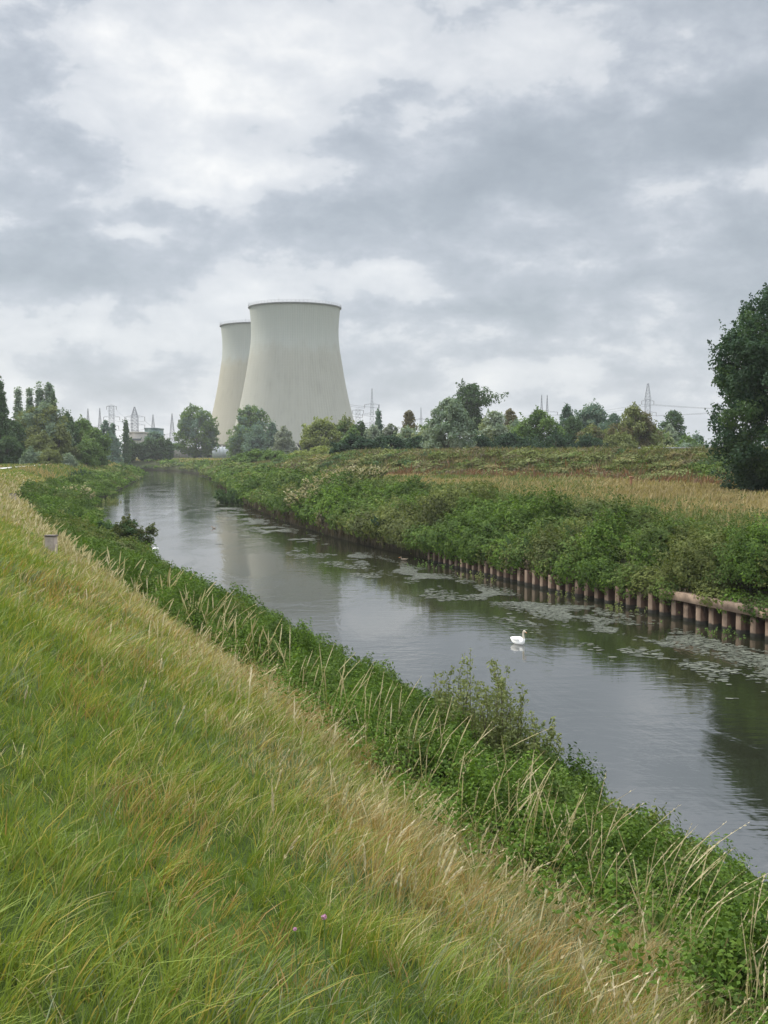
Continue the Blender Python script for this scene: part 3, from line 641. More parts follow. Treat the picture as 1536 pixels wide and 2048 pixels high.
T('willow_tree', 'light grey willow in front of the cone shaped tree', 1340, 848, 18, 285, 'bush', 'silver', gR, seed=58, nleaf=3500)
T('shrub', 'light green shrub below the cone shaped tree', 1330, 870, 34, 262, 'bush', 'pale', gR, 'shrub', seed=59, nleaf=5000, pal2='green')
T('shrub', 'green shrub between the light one and the large dark tree', 1376, 876, 26, 266, 'bush', 'green', gR, 'shrub', seed=60, nleaf=4000)
T('broadleaf_tree', 'faint far blue tree beside the large dark tree', 1392, 868, 24, 560, 'bush', 'blue', gR, seed=61, nleaf=3000)
for i, (px, yt, hw, pl, lab) in enumerate([(715, 878, 34, 'deep', 'dark bramble mound left of the light green willow'), (775, 876, 38, 'deep', 'dark bramble mound in front of the low grey tree'),
        (838, 878, 30, 'deep', 'dark bramble mound below the light green willow'), (960, 876, 36, 'deep', 'dark bramble mound right of the big silver willow'), (1020, 874, 40, 'deep', 'dark bramble mound below the pale willow'),
        (1110, 872, 48, 'deep', 'dark bramble mound below the broad dark tree'), (1178, 878, 30, 'deep', 'dark bramble mound below the brownish bush'), (1240, 874, 44, 'olive', 'olive bramble mound below the large olive tree')]):
    T('bramble_bush', lab, px, yt - 5, hw * 1.25, 212 + i * 1.5, 'bush', pl, 'bramble mounds along the embankment top', 'bush', seed=70 + i, nleaf=6500, depth=.6)
T('broadleaf_tree', 'large dark tree cut by the right edge of the photo', 1622, 548, 172, 92, 'oval', 'deep', seed=90, nleaf=80000, leaf=.27, low=.0, clump=.12, shoots=520, lobe=.2, pal2='dark')
for i, (px, yt, hw, Y, pl, lab) in enumerate([(865, 838, 24, 290, 'green', 'green tree filling the gap left of the big silver willow'), (1035, 842, 26, 280, 'willow', 'grey green tree between the pale willow and the broad dark tree'),
        (1145, 832, 26, 285, 'dark', 'dark tree right of the broad dark green tree'), (1228, 826, 30, 300, 'blue', 'bluish tree filling the gap left of the large olive tree'), (1306, 852, 24, 270, 'green', 'green tree sloping down right of the large olive tree'),
        (1372, 886, 30, 260, 'willow', 'low grey green bushes next to the large dark tree'), (848, 862, 24, 272, 'pale', 'pale low willow squeezed left of the big silver willow'), (705, 856, 22, 300, 'green', 'low green tree at the left end of the embankment line')]):
    T('broadleaf_tree', lab, px, yt, hw, Y, 'bush', pl, gR, seed=120 + i, nleaf=5000)
for i, (px, yt, hw, Y, pl, lab) in enumerate([(22, 838, 26, 290, 'dark', 'dark tree filling below the edge poplar on the left bank'), (118, 848, 26, 296, 'olive', 'olive tree in front of the dark tree on the left bank'), (172, 880, 26, 300, 'green', 'low bright bush under the green tree on the left bank'),
        (84, 866, 30, 285, 'olive', 'rounded olive bush in front of the big willow')]):
    T('broadleaf_tree', lab, px, yt, hw, Y, 'bush', pl, gL, seed=140 + i, nleaf=5000)
# light bushes below the towers
for i, (px, yt, hw, Y, pl, lab) in enumerate([(484, 911, 20, 330, 'green', 'low green bush below the white hoarding'), (512, 903, 24, 300, 'green', 'low green bush right of the hoarding bush'), (550, 902, 28, 290, 'green', 'low green bush under the small grey brown tree'),
        (600, 902, 26, 280, 'yellow', 'low yellow green bush left of the fresh green one'), (640, 893, 32, 270, 'yellow', 'fresh light green bush under the yellow green tree'), (684, 898, 26, 262, 'green', 'low mid green bush at the left end of the embankment'),
        (575, 912, 24, 262, 'green', 'small low bush on the meadow edge before the near tower')]):
    T('shrub', lab, px, yt, hw, Y, 'bush', pl, 'low bushes below the towers', 'shrub', seed=100 + i, nleaf=3500)

# ------------------------------------------------------------------ ground cover built from leaves
def scatter(n, y0, y1, p, side=.40, m=2.0):
    """points in front of the viewpoint with density falling as 1/Y^p"""
    u = rng.random(n); a = 2 - p
    Y = (y0 ** a + u * (y1 ** a - y0 ** a)) ** (1 / a) if abs(a) > 1e-6 else y0 * (y1 / y0) ** u
    X = (rng.random(n) * 2 - 1) * (side * Y + m); return X, Y
def lerpc(a, b, t): return np.array(a) + (np.array(b) - np.array(a)) * t[:, None]
rng = np.random.default_rng(11)
def mass(C, rad, hgt, size, lai, cols, drop=None, updn=.25, asp=.6, jit=.55):
    """leaf covered mounds: C (m,3) centres on the ground, rad/hgt (m,), cols (m,2,3) two leaf colours per mound"""
    m = len(C); cnt = np.maximum(12, (lai * 2 * np.pi * rad * np.sqrt(rad * hgt) / (.3 * size ** 2))).astype(int)
    k = np.repeat(np.arange(m), cnt); n = len(k)
    d = unit(rng.normal(size=(n, 3))); d[:, 2] = np.abs(d[:, 2]) * np.where(rng.random(n) < updn, -1, 1)
    bump_ = 1 + .22 * np.sin(d[:, 0] * 7 + k) * np.sin(d[:, 1] * 6 + k * 2.1) + .14 * np.sin(d[:, 2] * 11 + d[:, 0] * 9 + k)
    rr = (.72 + .34 * rng.random(n) ** .7) * bump_
    P = C[k] + d * rr[:, None] * np.stack([rad[k], rad[k], hgt[k]], 1)
    Nn = d / np.stack([rad[k], rad[k], hgt[k]], 1) * rad[k][:, None] + rng.normal(size=(n, 3)) * jit + [0, 0, .25]
    w = rng.random((n, 1)); cc = cols[k, 0] + (cols[k, 1] - cols[k, 0]) * w
    return P, Nn, size[k] * (.55 + .95 * rng.random(n)), cc
def infr(X, Y, m=2.5): return (np.abs(X) < .36 * Y + m)
def mounds(y0, y1, n, p, v0, v1, side):
    u = rng.random(n); a = 2 - p; Y = (y0 ** a + u * (y1 ** a - y0 ** a)) ** (1 / a); o = v0 + (v1 - v0) * rng.random(n)
    X = XL(Y) - o / np.interp(Y, YT, CL) if side < 0 else XR(Y) + o / np.interp(Y, YT, CR); k = infr(X, Y); return X[k], Y[k], o[k]
def colpair(keys, w, n):
    ks = rng.choice(len(keys), n, p=np.array(w) / sum(w)); P_ = np.array([PAL[k] for k in keys]); return P_[ks] * (.72 + .52 * rng.random((n, 1, 1)))
PAL['nettle'] = ((.046, .095, .014), (.110, .175, .026)); PAL['nettle2'] = ((.034, .070, .014), (.075, .120, .022)); PAL['scrub'] = ((.060, .105, .024), (.120, .170, .040))
PAL['scrub2'] = ((.080, .105, .028), (.145, .165, .048)); PAL['deadish'] = ((.11, .095, .055), (.17, .15, .09)); PAL['scrubby'] = ((.060, .080, .026), (.110, .125, .045)); PAL['tansy'] = ((.16, .15, .06), (.24, .20, .09))
# nettles on the left bank
def edgeL(X, Y): return np.interp(Y, [10, 16, 26, 45], [5.3, 5.5, 6.3, 7.15]) + 1.3 * (fbm(X * .25, Y * .25, 41) - .5) * 2
Ps = []
for y0, y1, n in ((6, 45, 1000), (45, 120, 520), (120, 450, 620)):
    X, Y, u = mounds(y0, y1, n, 2.0 if y0 > 6 else 1.7, -.1, 8.6, -1) if False else mounds(y0, y1, n, 1.9999 if y0 > 6 else 1.2, -.1, 8.6, -1)
    k = u < edgeL(X, Y) - .3; X, Y, u = X[k], Y[k], u[k]; m = len(X); big = 1 + (Y > 45) * .5 + (Y > 120) * 1.0
    rad = (.26 + .62 * rng.random(m) ** 1.6) * big; hg = (.26 + .76 * rng.random(m) ** 1.2) * np.clip((u + 1.2) / 2.5, .5, 1) * (1 + (big - 1) * .3)
    hg *= .7 + .6 * fbm(X * .3, Y * .3, 51, 3)
    zg = np.maximum(ground(X, Y), .25) + hg * .15 + .35 * np.clip((Y - 100) / 30, 0, 1); size = np.maximum(.075, 2.6 * Y / 1150)
    cl = fbm(X * .16, Y * .16, 71); cols = colpair(['nettle', 'nettle2', 'scrub'], [5, 3, 1.5], m); c2 = colpair(['scrub2', 'scrub', 'olive'], [2, 2, 1], m); k = cl > .57; cols[k] = c2[k]
    Ps.append(mass(np.stack([X, Y, zg], 1), rad, hg, size, 1.05 if Y.max() < 50 else 1.0, cols, updn=.08))
P, Nn, sz, cc = [np.concatenate(q) for q in zip(*Ps)]; print('nettles', len(P))
# loose shoots standing out of the mass
X, Y, u = mounds(7, 60, 4200, 1.0, 2.2, 7.0, -1); m = len(X); L = 9; q = rng.random((m, L)); hh_ = (.6 + .6 * rng.random(m))[:, None]; lx = rng.normal(size=(m, 1)) * .15
SP = np.stack([X[:, None] + lx * q * hh_ + rng.normal(size=(m, L)) * .05, Y[:, None] + rng.normal(size=(m, L)) * .05, np.maximum(ground(X, Y), .2)[:, None] + hh_ * (.45 + .55 * q)], -1).reshape(-1, 3)
P = np.concatenate([P, SP]); Nn = np.concatenate([Nn, rng.normal(size=(m * L, 3)) * .6 + [0, 0, .8]]); sz = np.concatenate([sz, np.repeat(np.maximum(.085, 2.1 * Y / 1150), L) * (1.15 - .6 * q.ravel())])
cc = np.concatenate([cc, lerpc((.06, .12, .018), (.12, .19, .032), rng.random(m * L))])
v, f = leaves(P, Nn, sz, .5, .10); tag(lnk('nettles', npmesh('nettles', v, f, np.repeat(cc, 4, 0)), m_leaf), 'dense green nettles covering the left river bank', 'nettles', kind='stuff')

# scrub over the right bank
Ps = []
def edgeR(X, Y): return np.interp(Y, [40, 60, 90], [6.4, 7.2, 8.6]) + 2.4 * (fbm(X * .2, Y * .2, 42) - .5) * 2
for y0, y1, n, lip in ((36, 100, 300, 0), (100, 200, 210, 0), (200, 560, 300, 0), (36, 58, 60, 1), (58, 100, 190, 1), (75, 110, 90, 1), (100, 420, 260, 1)):
    X, Y, v_ = mounds(y0, y1, n, 1.2 if y0 < 200 else 1.8, .4 if not lip else -.15, 10.5 if not lip else .7, 1)
    k = v_ < edgeR(X, Y) - .6; X, Y, v_ = X[k], Y[k], v_[k]; m = len(X); big = np.interp(Y, [40, 100, 300], [1, 1.3, 2.2]); nn = fbm(X * .15, Y * .15, 52, 3)
    if lip: rad = (.4 + .45 * rng.random(m)) * big ** .5; hg = rad * (.75 + .5 * rng.random(m)); zg = 1.12 + .25 * rng.random(m); hg *= np.where(rng.random(m) < .25, .6, 1.1) * np.where((Y < 57), .7, 1.0); v_ = v_ - .1
    else:
        rad = (.75 + 1.1 * rng.random(m) ** 1.8) * big; hg = (.75 + 1.35 * rng.random(m) ** 1.3) * (.4 + 1.2 * nn) * np.interp(Y, [150, 260], [1, .62]) * big ** .5 * np.clip((edgeR(X, Y) - v_) / 3, .4, 1); zg = np.maximum(ground(X, Y), 1.1) + hg * .1
    size = np.maximum(.13, 2.7 * Y / 1150); cl = fbm(X * .14, Y * .14, 81, 3)
    cols = colpair(['scrub', 'scrub2', 'nettle2', 'nettle', 'deadish'], [4, 3, 2.5, 2.4, .4], m); c2 = colpair(['nettle', 'nettle2'], [2, 1], m); k = cl > .58; cols[k] = c2[k]
    c3 = colpair(['scrub2', 'scrub', 'scrubby'], [2, 1, 2], m); k = cl < .42; cols[k] = c3[k]
    zg = zg + (.45 * np.clip((Y - 80) / 12, 0, 1) if lip else 0); q = mass(np.stack([X, Y, zg], 1), rad, hg, size, 1.05, cols, updn=.5 if lip else .06, jit=.38)
    if lip: kk = q[0][:, 2] > .50 + .23 * np.clip((q[0][:, 1] - 80) / 12, 0, 1); q = tuple(a[kk] for a in q)
    Ps.append(q)
P, Nn, sz, cc = [np.concatenate(q) for q in zip(*Ps)]; print('scrub', len(P))
# arching sprays
X, Y, v_ = mounds(40, 130, 2600, 1.0, .2, 8, 1); m = len(X); L = 14; q = rng.random((m, L)); hh_ = (.7 + 1.3 * rng.random(m))[:, None]; a = rng.random((m, 1)) * 6.28; ln = hh_ * .7
SP = np.stack([X[:, None] + np.cos(a) * q * ln + rng.normal(size=(m, L)) * .05, Y[:, None] + np.sin(a) * q * ln + rng.normal(size=(m, L)) * .05, np.maximum(ground(X, Y), 1.1)[:, None] + hh_ * (.35 + 1.1 * q - .55 * q * q)], -1).reshape(-1, 3)
P = np.concatenate([P, SP]); Nn = np.concatenate([Nn, rng.normal(size=(m * L, 3)) * .6 + [0, 0, .6]]); sz = np.concatenate([sz, np.repeat(np.maximum(.11, 2.0 * Y / 1150), L)])
cc = np.concatenate([cc, np.repeat(lerpc((.06, .10, .028), (.13, .16, .055), rng.random(m)), L, 0)])
v, f = leaves(P, Nn, sz, .6, .08)
tag(lnk('bank_scrub', npmesh('bank_scrub', v, f, np.repeat(cc, 4, 0)), m_leaf), 'tangled green scrub spilling over the right bank', 'scrub', kind='stuff')
# weedy cover of the embankment slope
n = 900; Y = 70 + rng.random(n) ** .8 * 190; e = rng.random(n) * 10 - .5; X = np.interp(Y, YT, TE) + e / .88; k = infr(X, Y); X, Y, e = X[k], Y[k], e[k]; m = len(X)
rad = (.8 + 1.5 * rng.random(m) ** 1.5); hg = (.25 + .55 * rng.random(m)) * (.5 + fbm(X * .15, Y * .15, 53)); cl = fbm(X * .07, Y * .07, 83, 3)
cols = colpair(['scrub2', 'olive', 'tansy', 'deadish', 'scrub'], [4, 3, 1.5, 2.2, 1], m); c2 = colpair(['scrub', 'dark'], [1, 1], m); k = (cl > .56); cols[k] = c2[k]
P, Nn, sz, cc = mass(np.stack([X, Y, ground(X, Y) + .05], 1), rad, hg, 2.7 * Y / 1150, .8, cols, updn=.05); print('emb', len(P))
v, f = leaves(P, Nn, sz, .5, .05); tag(lnk('embankment_weeds', npmesh('embankment_weeds', v, f, np.repeat(cc, 4, 0)), m_leaf), 'olive and brown weeds covering the right embankment', 'weeds', kind='stuff')

# hanging dead stems and roots below the scrub, on the unwalled stretch and over the piles
n = 9000; Y = 40 + (rng.random(n) ** .8) * 260; xr = XR(Y); x = xr + rng.normal(size=n) * .12 - .02
z1 = 1.1 + rng.random(n) * .5; ln = .2 + rng.random(n) * np.where(Y > WALL_Y1, 1.3, .55)
wd = np.maximum(.02, .9 * Y / 1150); a = rng.random(n) * 6.28; dxn = rng.normal(size=n) * .12
b0 = np.stack([x - wd * np.cos(a), Y - wd * np.sin(a), z1], 1); b1 = np.stack([x + wd * np.cos(a), Y + wd * np.sin(a), z1], 1)
t0 = np.stack([x + dxn, Y + dxn, np.maximum(z1 - ln, .02)], 1)
V = np.stack([b0, b1, t0], 1).reshape(-1, 3); Fq = np.arange(n * 3).reshape(-1, 3)
tag(lnk('hanging_stems', npmesh('hanging_stems', V, Fq, np.repeat(lerpc((.05, .04, .028), (.12, .10, .07), rng.random(n)), 3, 0)), m_dry), 'dry stems and roots hanging over the edge of the right bank', 'stems', kind='stuff')

# ------------------------------------------------------------------ grass blades
def blades(X, Y, Zg, H, Wd, lean, curl, colr, tipc=None):
    n = len(X); fa = rng.random(n) * 2 * np.pi
    # blades mostly turned to show their flat side in any direction
    tx, ty = np.cos(fa), np.sin(fa); lv = np.stack([lean[0] + rng.normal(size=n) * .36, lean[1] + rng.normal(size=n) * .36], 1)
    S = [0, .45, .8, 1.0]; wf = [1, .85, .45, 0]; Vs = []
    for s, w in zip(S, wf):
        cx = X + lv[:, 0] * H * (s * .5 + s ** 2 * curl); cy = Y + lv[:, 1] * H * (s * .5 + s ** 2 * curl)
        cz = Zg - .02 + H * (s - .22 * s ** 3 * curl * np.hypot(lv[:, 0], lv[:, 1]) * 2)
        if w > 0: Vs += [np.stack([cx - tx * Wd * w / 2, cy - ty * Wd * w / 2, cz], 1), np.stack([cx + tx * Wd * w / 2, cy + ty * Wd * w / 2, cz], 1)]
        else: Vs.append(np.stack([cx, cy, cz], 1))
    V = np.stack(Vs, 1).reshape(-1, 3)
    base = np.array([(0, 1, 3), (0, 3, 2), (2, 3, 5), (2, 5, 4), (4, 5, 6)])
    Fc = ((np.arange(n) * 7)[:, None, None] + base[None]).reshape(-1, 3)
    C = np.repeat(colr[:, None], 7, 1)
    if tipc is not None: C[:, 4:] = tipc[:, None]
    return V, Fc, C.reshape(-1, 3)
rng = np.random.default_rng(12)
LX, LY = .42, -.12
n = 1250000
X, Y = scatter(n, 1.6, 190, 1.12, .40, 1.2)
# pull blades towards tuft centres
cs_ = .16; ci, cj = np.floor(X / cs_), np.floor(Y / cs_); tuf = hsh(ci, cj, 91); cxx = (ci + .2 + .6 * hsh(ci, cj, 92)) * cs_; cyy = (cj + .2 + .6 * hsh(ci, cj, 93)) * cs_
pull = np.where(rng.random(n) < .6, .62, 0) * np.clip(1.4 - Y / 40, 0, 1); X = X + (cxx - X) * pull; Y = Y + (cyy - Y) * pull
u = uL(X, Y); k = (u > np.interp(Y, [10, 16, 26, 45], [4.1, 4.3, 5.1, 5.9]) + 1.0 * (fbm(X * .3, Y * .3, 43) - .5) * 2) & (u < 30) & ((u < 15.1) | (u > 17.7)); X, Y, u, tuf, cxx, cyy = X[k], Y[k], u[k], tuf[k], cxx[k], cyy[k]
tn = fbm(X * .35, Y * .35, 31, 4); tn2 = fbm(X * 1.1, Y * 1.1, 33, 3); tn3 = fbm(X * .9, Y * .6, 34, 3)
dry = np.clip((11.6 - u) / 4.6, 0, 1) * .60 + (tn - .5) * 1.3 + (tn2 - .5) * .9 + .02; dry = np.clip(dry - .25 * np.clip((u - 10.8) / 1.2, 0, 1) * np.clip((16 - Y) / 6, 0, 1), 0, 1)
H = (.10 + .16 * rng.random(len(X))) * (.45 + 1.0 * tn2) * (.7 + .7 * tuf) + (.05 + .25 * rng.random(len(X))) * np.clip((np.interp(Y, [16, 40], [9.2, 10.2]) - u) / 3, 0, 1)
Wd = np.maximum(.0062, 1.25 * Y / 1150 * .75) * (.5 + 1.0 * rng.random(len(X)))
r = rng.random(len(X)); r2 = rng.random(len(X))
g = lerpc((.070, .125, .016), (.212, .266, .048), np.clip(r * .45 + tuf * .35 + (tn2 - .3) * .6, 0, 1))
gy_ = lerpc((.11, .15, .075), (.20, .235, .135), r)
bl = (tn3 > .54)[:, None] & (r2 > .7)[:, None]; g = np.where(bl, gy_, g)
tan = lerpc((.27, .235, .110), (.49, .43, .245), r); rust = lerpc((.24, .155, .055), (.36, .24, .09), r)
isd = r2 < dry * .85 + .05; C = np.where(isd[:, None], tan, g); C = np.where((isd & (rng.random(len(X)) < .13 + (tn3 > .52) * .22))[:, None], rust, C)
rp = (rng.random(len(X)) < .30 * (fbm(X * .6, Y * .45, 97, 3) > .60) * (u < 11.4) * (Y > 5)); C[rp] = rust[rp]
yel = (rng.random(len(X)) < .12 * (.3 + tuf)) & ~isd; C[yel] = lerpc((.26, .24, .05), (.38, .31, .07), r[yel])
v, f, c = blades(X, Y, ground(X, Y), H, Wd, (LX * .35 + (tuf - .5) * .9, LY * .5 + (hsh(ci[k], cj[k], 94) - .5) * .9), .6, C)
print('dike grass', len(X)); tag(lnk('dike_grass', npmesh('dike_grass', v, f, c), m_grass), 'green and straw coloured grass on the dike slope', 'grass', kind='stuff')

# tall dry seed heads along the nettle edge
rng = np.random.default_rng(13)
def seedstalks(n, y0, y1, umid, usd, hh, leanx, p=1.0):
    X, Y = scatter(n, y0, y1, p, .40, 1.0); u = uL(X, Y)
    pr = np.exp(-((u - umid + np.interp(Y, [16, 26, 45], [1.5, .8, 0])) / usd) ** 2) * np.clip(fbm(X * .8, Y * .8, 35, 2) * 4.2 - 1.7, .02, 1); k = rng.random(len(X)) < pr; X, Y = X[k], Y[k]; n = len(X)
    Z0 = ground(X, Y); H = hh * (.6 + .6 * rng.random(n)); w = np.maximum(.0028, .55 * Y / 1150); hw = np.maximum(.014, 1.25 * Y / 1150) * (.7 + .6 * rng.random(n)) * np.where(Y < 34, .85, 1.15)
    l = leanx + rng.normal(size=n) * .30; ly = -.05 + rng.normal(size=n) * .22
    def P(s): return np.stack([X + l * H * (.55 * s + .45 * s * s), Y + ly * H * s, Z0 + H * (s - .16 * s ** 2 * np.abs(l))], 1)
    a = np.zeros((n, 3)); a[:, 0] = 1; b = np.zeros((n, 3)); b[:, 1] = 1
    Vs = []; st = [0, .35, .66]
    for s in st: Vs += [P(s) - a * w[:, None] * .5, P(s) + a * w[:, None] * .5]
    for s, q in ((.70, .5), (.78, 1.0), (.88, .75)): Vs += [P(s) - a * hw[:, None] * .5 * q, P(s) + a * hw[:, None] * .5 * q]
    Vs.append(P(1.0))
    for s, q in ((.70, .5), (.78, 1.0), (.88, .75)): Vs += [P(s) - b * hw[:, None] * .5 * q, P(s) + b * hw[:, None] * .5 * q]
    V = np.stack(Vs, 1).reshape(-1, 3); m = 19; fb = []
    for q in range(0, 10, 2): fb += [(q, q + 1, q + 3), (q, q + 3, q + 2)]
    fb += [(10, 11, 12)]
    for q in (13, 15): fb += [(q, q + 1, q + 3), (q, q + 3, q + 2)]
    fb += [(17, 18, 12)]
    Fc = ((np.arange(n) * m)[:, None, None] + np.array(fb)[None]).reshape(-1, 3)
    ns = 16; j = np.arange(n) if y1 < 70 else np.zeros(0, int); j = j[Y[j] < 34]; sq = .66 + .34 * rng.random((len(j), ns))
    def Pj(s): return np.stack([X[j, None] + l[j, None] * H[j, None] * (.55 * s + .45 * s * s), Y[j, None] + ly[j, None] * H[j, None] * s, Z0[j, None] + H[j, None] * (s - .16 * s ** 2 * np.abs(l[j, None]))], -1)
    A0 = Pj(sq); A1 = Pj(sq + .01); Td = unit(A1 - A0); sd_ = unit(rng.normal(size=A0.shape)); Ls = np.maximum(.030, 1.15 * Y[j] / 1150)[:, None, None] * (.8 + .7 * rng.random((len(j), ns, 1)))
    ce = A0 + sd_ * hw[j][:, None, None] * .45; dr = unit(Td + sd_ * .38); wd_ = np.cross(dr, unit(rng.normal(size=A0.shape))) * Ls * .2
    SV = np.stack([ce - dr * Ls * .4, ce - wd_, ce + dr * Ls * .6, ce + wd_], 2).reshape(-1, 3); nq = len(SV) // 4
    SF = ((np.arange(nq) * 4)[:, None, None] + np.array([(0, 1, 2), (0, 2, 3)])[None]).reshape(-1, 3)
    r = rng.random(n); st_c = lerpc((.30, .25, .11), (.42, .36, .20), r); hd = lerpc((.46, .39, .25), (.70, .62, .45), r)
    C = np.repeat(st_c[:, None], m, 1); C[:, 6:] = hd[:, None]
    C = C.reshape(-1, 3); SC_ = np.repeat(np.repeat(hd[j], ns, 0) * (.7 + .5 * rng.random((nq, 1))), 4, 0)
    return np.concatenate([V, SV]), np.concatenate([Fc, SF + len(V)]), np.concatenate([C, SC_])
parts = [seedstalks(14000, 7.0, 42, 6.75, .7, 1.4, .26, 1.5), seedstalks(11000, 6, 60, 8.8, 1.7, .7, .28), seedstalks(26000, 40, 170, 8.6, 1.9, .85, .25), seedstalks(600, 8, 30, 11.0, 2.0, .42, .3)]
Vs, Fs, Cs, b = [], [], [], 0
for v, f, c in parts: Vs.append(v); Fs.append(f + b); Cs.append(c); b += len(v)
tag(lnk('seed_grass', npmesh('seed_grass', np.concatenate(Vs), np.concatenate(Fs), np.concatenate(Cs)), m_dry), 'tall straw coloured seed heads leaning over the nettles', 'grass', kind='stuff')

# meadow and embankment grass on the right side
rng = np.random.default_rng(14)
n = 520000; X, Y = scatter(n, 45, 420, 1.25, .38, 3); v_ = vR(X, Y); e = dE(X, Y)
k = (v_ > 6.6) & (e < 14) & (v_ < 70); X, Y, v_, e = X[k], Y[k], v_[k], e[k]; nz = fbm(X * .12, Y * .12, 36, 4); n2_ = fbm(X * .5, Y * .5, 37, 3)
emb = np.clip(e / 1.5, 0, 1)
H = (.25 + .4 * rng.random(len(X))) * (.3 + 1.4 * n2_); H = H * (1 - emb) + emb * (.5 + 1.0 * fbm(X * .3, Y * .3, 38, 3)) * (.5 + .6 * rng.random(len(X)))
r = rng.random(len(X)); r2 = rng.random(len(X))
gg = lerpc((.085, .115, .035), (.155, .185, .062), r); tn_ = lerpc((.21, .170, .080), (.35, .285, .145), r); eg = lerpc((.080, .095, .038), (.145, .150, .062), r)
tanm = np.clip(.28 + (nz - .5) * 2.6 + (n2_ - .5) * .6 + np.clip((v_ - 9) / 12, 0, .35), 0, 1); C = np.where((r2 < tanm)[:, None], tn_, gg)
ecol = np.where((r2 < .25 + (nz - .5))[:, None], lerpc((.14, .11, .065), (.21, .17, .10), r), eg); C = np.where((rng.random(len(X)) < emb)[:, None], ecol, C)
band = np.exp(-((e + .6) / 2.4) ** 2) * np.clip(fbm(X * .16, Y * .16, 39, 3) * 5 - 1.9, 0, 1) * (Y < 175)
so = rng.random(len(X)) < band * .7; C[so] = lerpc((.125, .070, .042), (.21, .112, .066), r[so]); H[so] *= 1.7
Wd = np.maximum(.02, 1.3 * Y / 1150) * (.6 + .7 * rng.random(len(X)))
v, f, c = blades(X, Y, ground(X, Y), H, Wd, (.15, 0), .5, C); print('meadow', len(X))
tag(lnk('meadow_grass', npmesh('meadow_grass', v, f, c), m_grass), 'straw and green meadow grass with rusty sorrel on the right bank', 'grass', kind='stuff')
# far grass fringe near the bend and along the left far slope
n = 120000; X, Y = scatter(n, 190, 560, 1.6, .38, 3); u = uL(X, Y); v_ = vR(X, Y); e = dE(X, Y)
k = (((u > 6.5) & (u < 60) & ((u < 15.1) | (u > 17.7))) | ((v_ > 7) & (v_ < 90) & (Y > 400))); X, Y = X[k], Y[k]; nz = fbm(X * .05, Y * .05, 46, 3)
r = rng.random(len(X)); C = np.where((rng.random(len(X)) < .2 + (nz - .4) * 2)[:, None], lerpc((.24, .19, .08), (.36, .28, .13), r), lerpc((.09, .13, .03), (.16, .20, .055), r))
v, f, c = blades(X, Y, ground(X, Y), .35 + .4 * rng.random(len(X)), 1.3 * Y / 1150, (.1, 0), .4, C)
tag(lnk('far_grass', npmesh('far_grass', v, f, c), m_grass), 'distant green and tan grass round the river bend', 'grass', kind='stuff')

# ------------------------------------------------------------------ shrubs singled out on the banks
def stem_shrub(name, label, x, y, z, H, spread, nst, leafsz, pal, per=40, group=None, seed=0, leanx=0, cat='shrub', flower=None, fl_n=0):
    global rng
    rng = np.random.default_rng(3000 + seed); o = empty(name, (x, y, z), label, cat, group)
    lines, P, Nn = [], [], []
    for i in range(nst):
        a = rng.random() * 2 * np.pi; rr = spread * rng.random() ** .5; h = H * (.55 + .45 * rng.random()) * (1 - .25 * rr / spread)
        tip = np.array([math.cos(a) * rr + leanx * h, math.sin(a) * rr, h]); b0 = np.array([math.cos(a) * rr * .25, math.sin(a) * rr * .25, -.1])
        s = np.linspace(0, 1, 8)[:, None]; ln = b0 + (tip - b0) * s + np.array([math.cos(a), math.sin(a), 0]) * np.sin(s * np.pi) * .08 * H + rng.normal(size=(8, 3)) * .012 * H
        lines.append((ln, .012 * (1.15 - s[:, 0]) * max(1, H / 2.4)))
        q = .18 + .82 * rng.random(per); pp = np.stack([np.interp(q, s[:, 0], ln[:, k]) for k in range(3)], 1)
        off_ = rng.normal(size=(per, 3)) * np.array([.11, .11, .07]) * H / 2.4 * (1.3 - q[:, None]); P.append(pp + off_); Nn.append(rng.normal(size=(per, 3)) + [0, 0, .6])
    P = np.concatenate(P); Nn = np.concatenate(Nn); P[:, 2] = np.maximum(P[:, 2], .03)
    a, b = [np.array(c) for c in PAL[pal]]; C = a + (b - a) * rng.random((len(P), 1))
    v, f = leaves(P, Nn, leafsz * (.6 + .8 * rng.random(len(P))), .42, .06)
    lnk('foliage', npmesh('foliage', v, f, np.repeat(C, 4, 0)), m_leaf, o)
    tv, tf = tubes(lines, 4); lnk('stems', npmesh('stems', tv, tf), m_bark, o)
    if fl_n:
        k = rng.choice(len(P), fl_n); Q = P[k] + np.array([0, 0, .12]) + rng.normal(size=(fl_n, 3)) * .06; Q = Q[Q[:, 2] > H * .30]
        v, f = leaves(Q, rng.normal(size=(len(Q), 3)) + [0, -.3, .8], leafsz * 1.1, .8)
        lnk('blossom', npmesh('blossom', v, f, np.repeat(lerpc((.26, .235, .13), (.44, .40, .26), rng.random(len(Q))), 4, 0)), m_leaf, o)
    return o
def on(px, py, z): x, y, _ = onz(px, py, z); return x, y
x, y = on(968, 1520, 1.6); stem_shrub('willow_shrub', 'loose upright olive willow shrub rising from the nettles against the water', x, y, float(ground(x, y)), 2.95, .95, 50, .09, 'olive', 150, seed=1, leanx=-.04)
stem_shrub('willow_shrub', 'dark low willow shoots right behind the loose upright shrub', x + .55, y - .9, float(ground(x + .5, y - .9)), 1.9, .9, 36, .09, 'olive', 110, seed=2, leanx=.12)
T('willow_shrub', 'dark olive bush overhanging the water on the left bank', 258, 1040, 46, 80, 'bush', 'scrubby', None, 'shrub', seed=203, nleaf=9000, leaf=.15, clump=.2, shoots=90, lobe=.5, pal2='dark')
T('willow_shrub', 'darker twiggy bush left of the overhanging olive one', 205, 1046, 34, 84, 'bush', 'dark', None, 'shrub', seed=204, nleaf=6000, leaf=.15, clump=.2, shoots=60, lobe=.5)
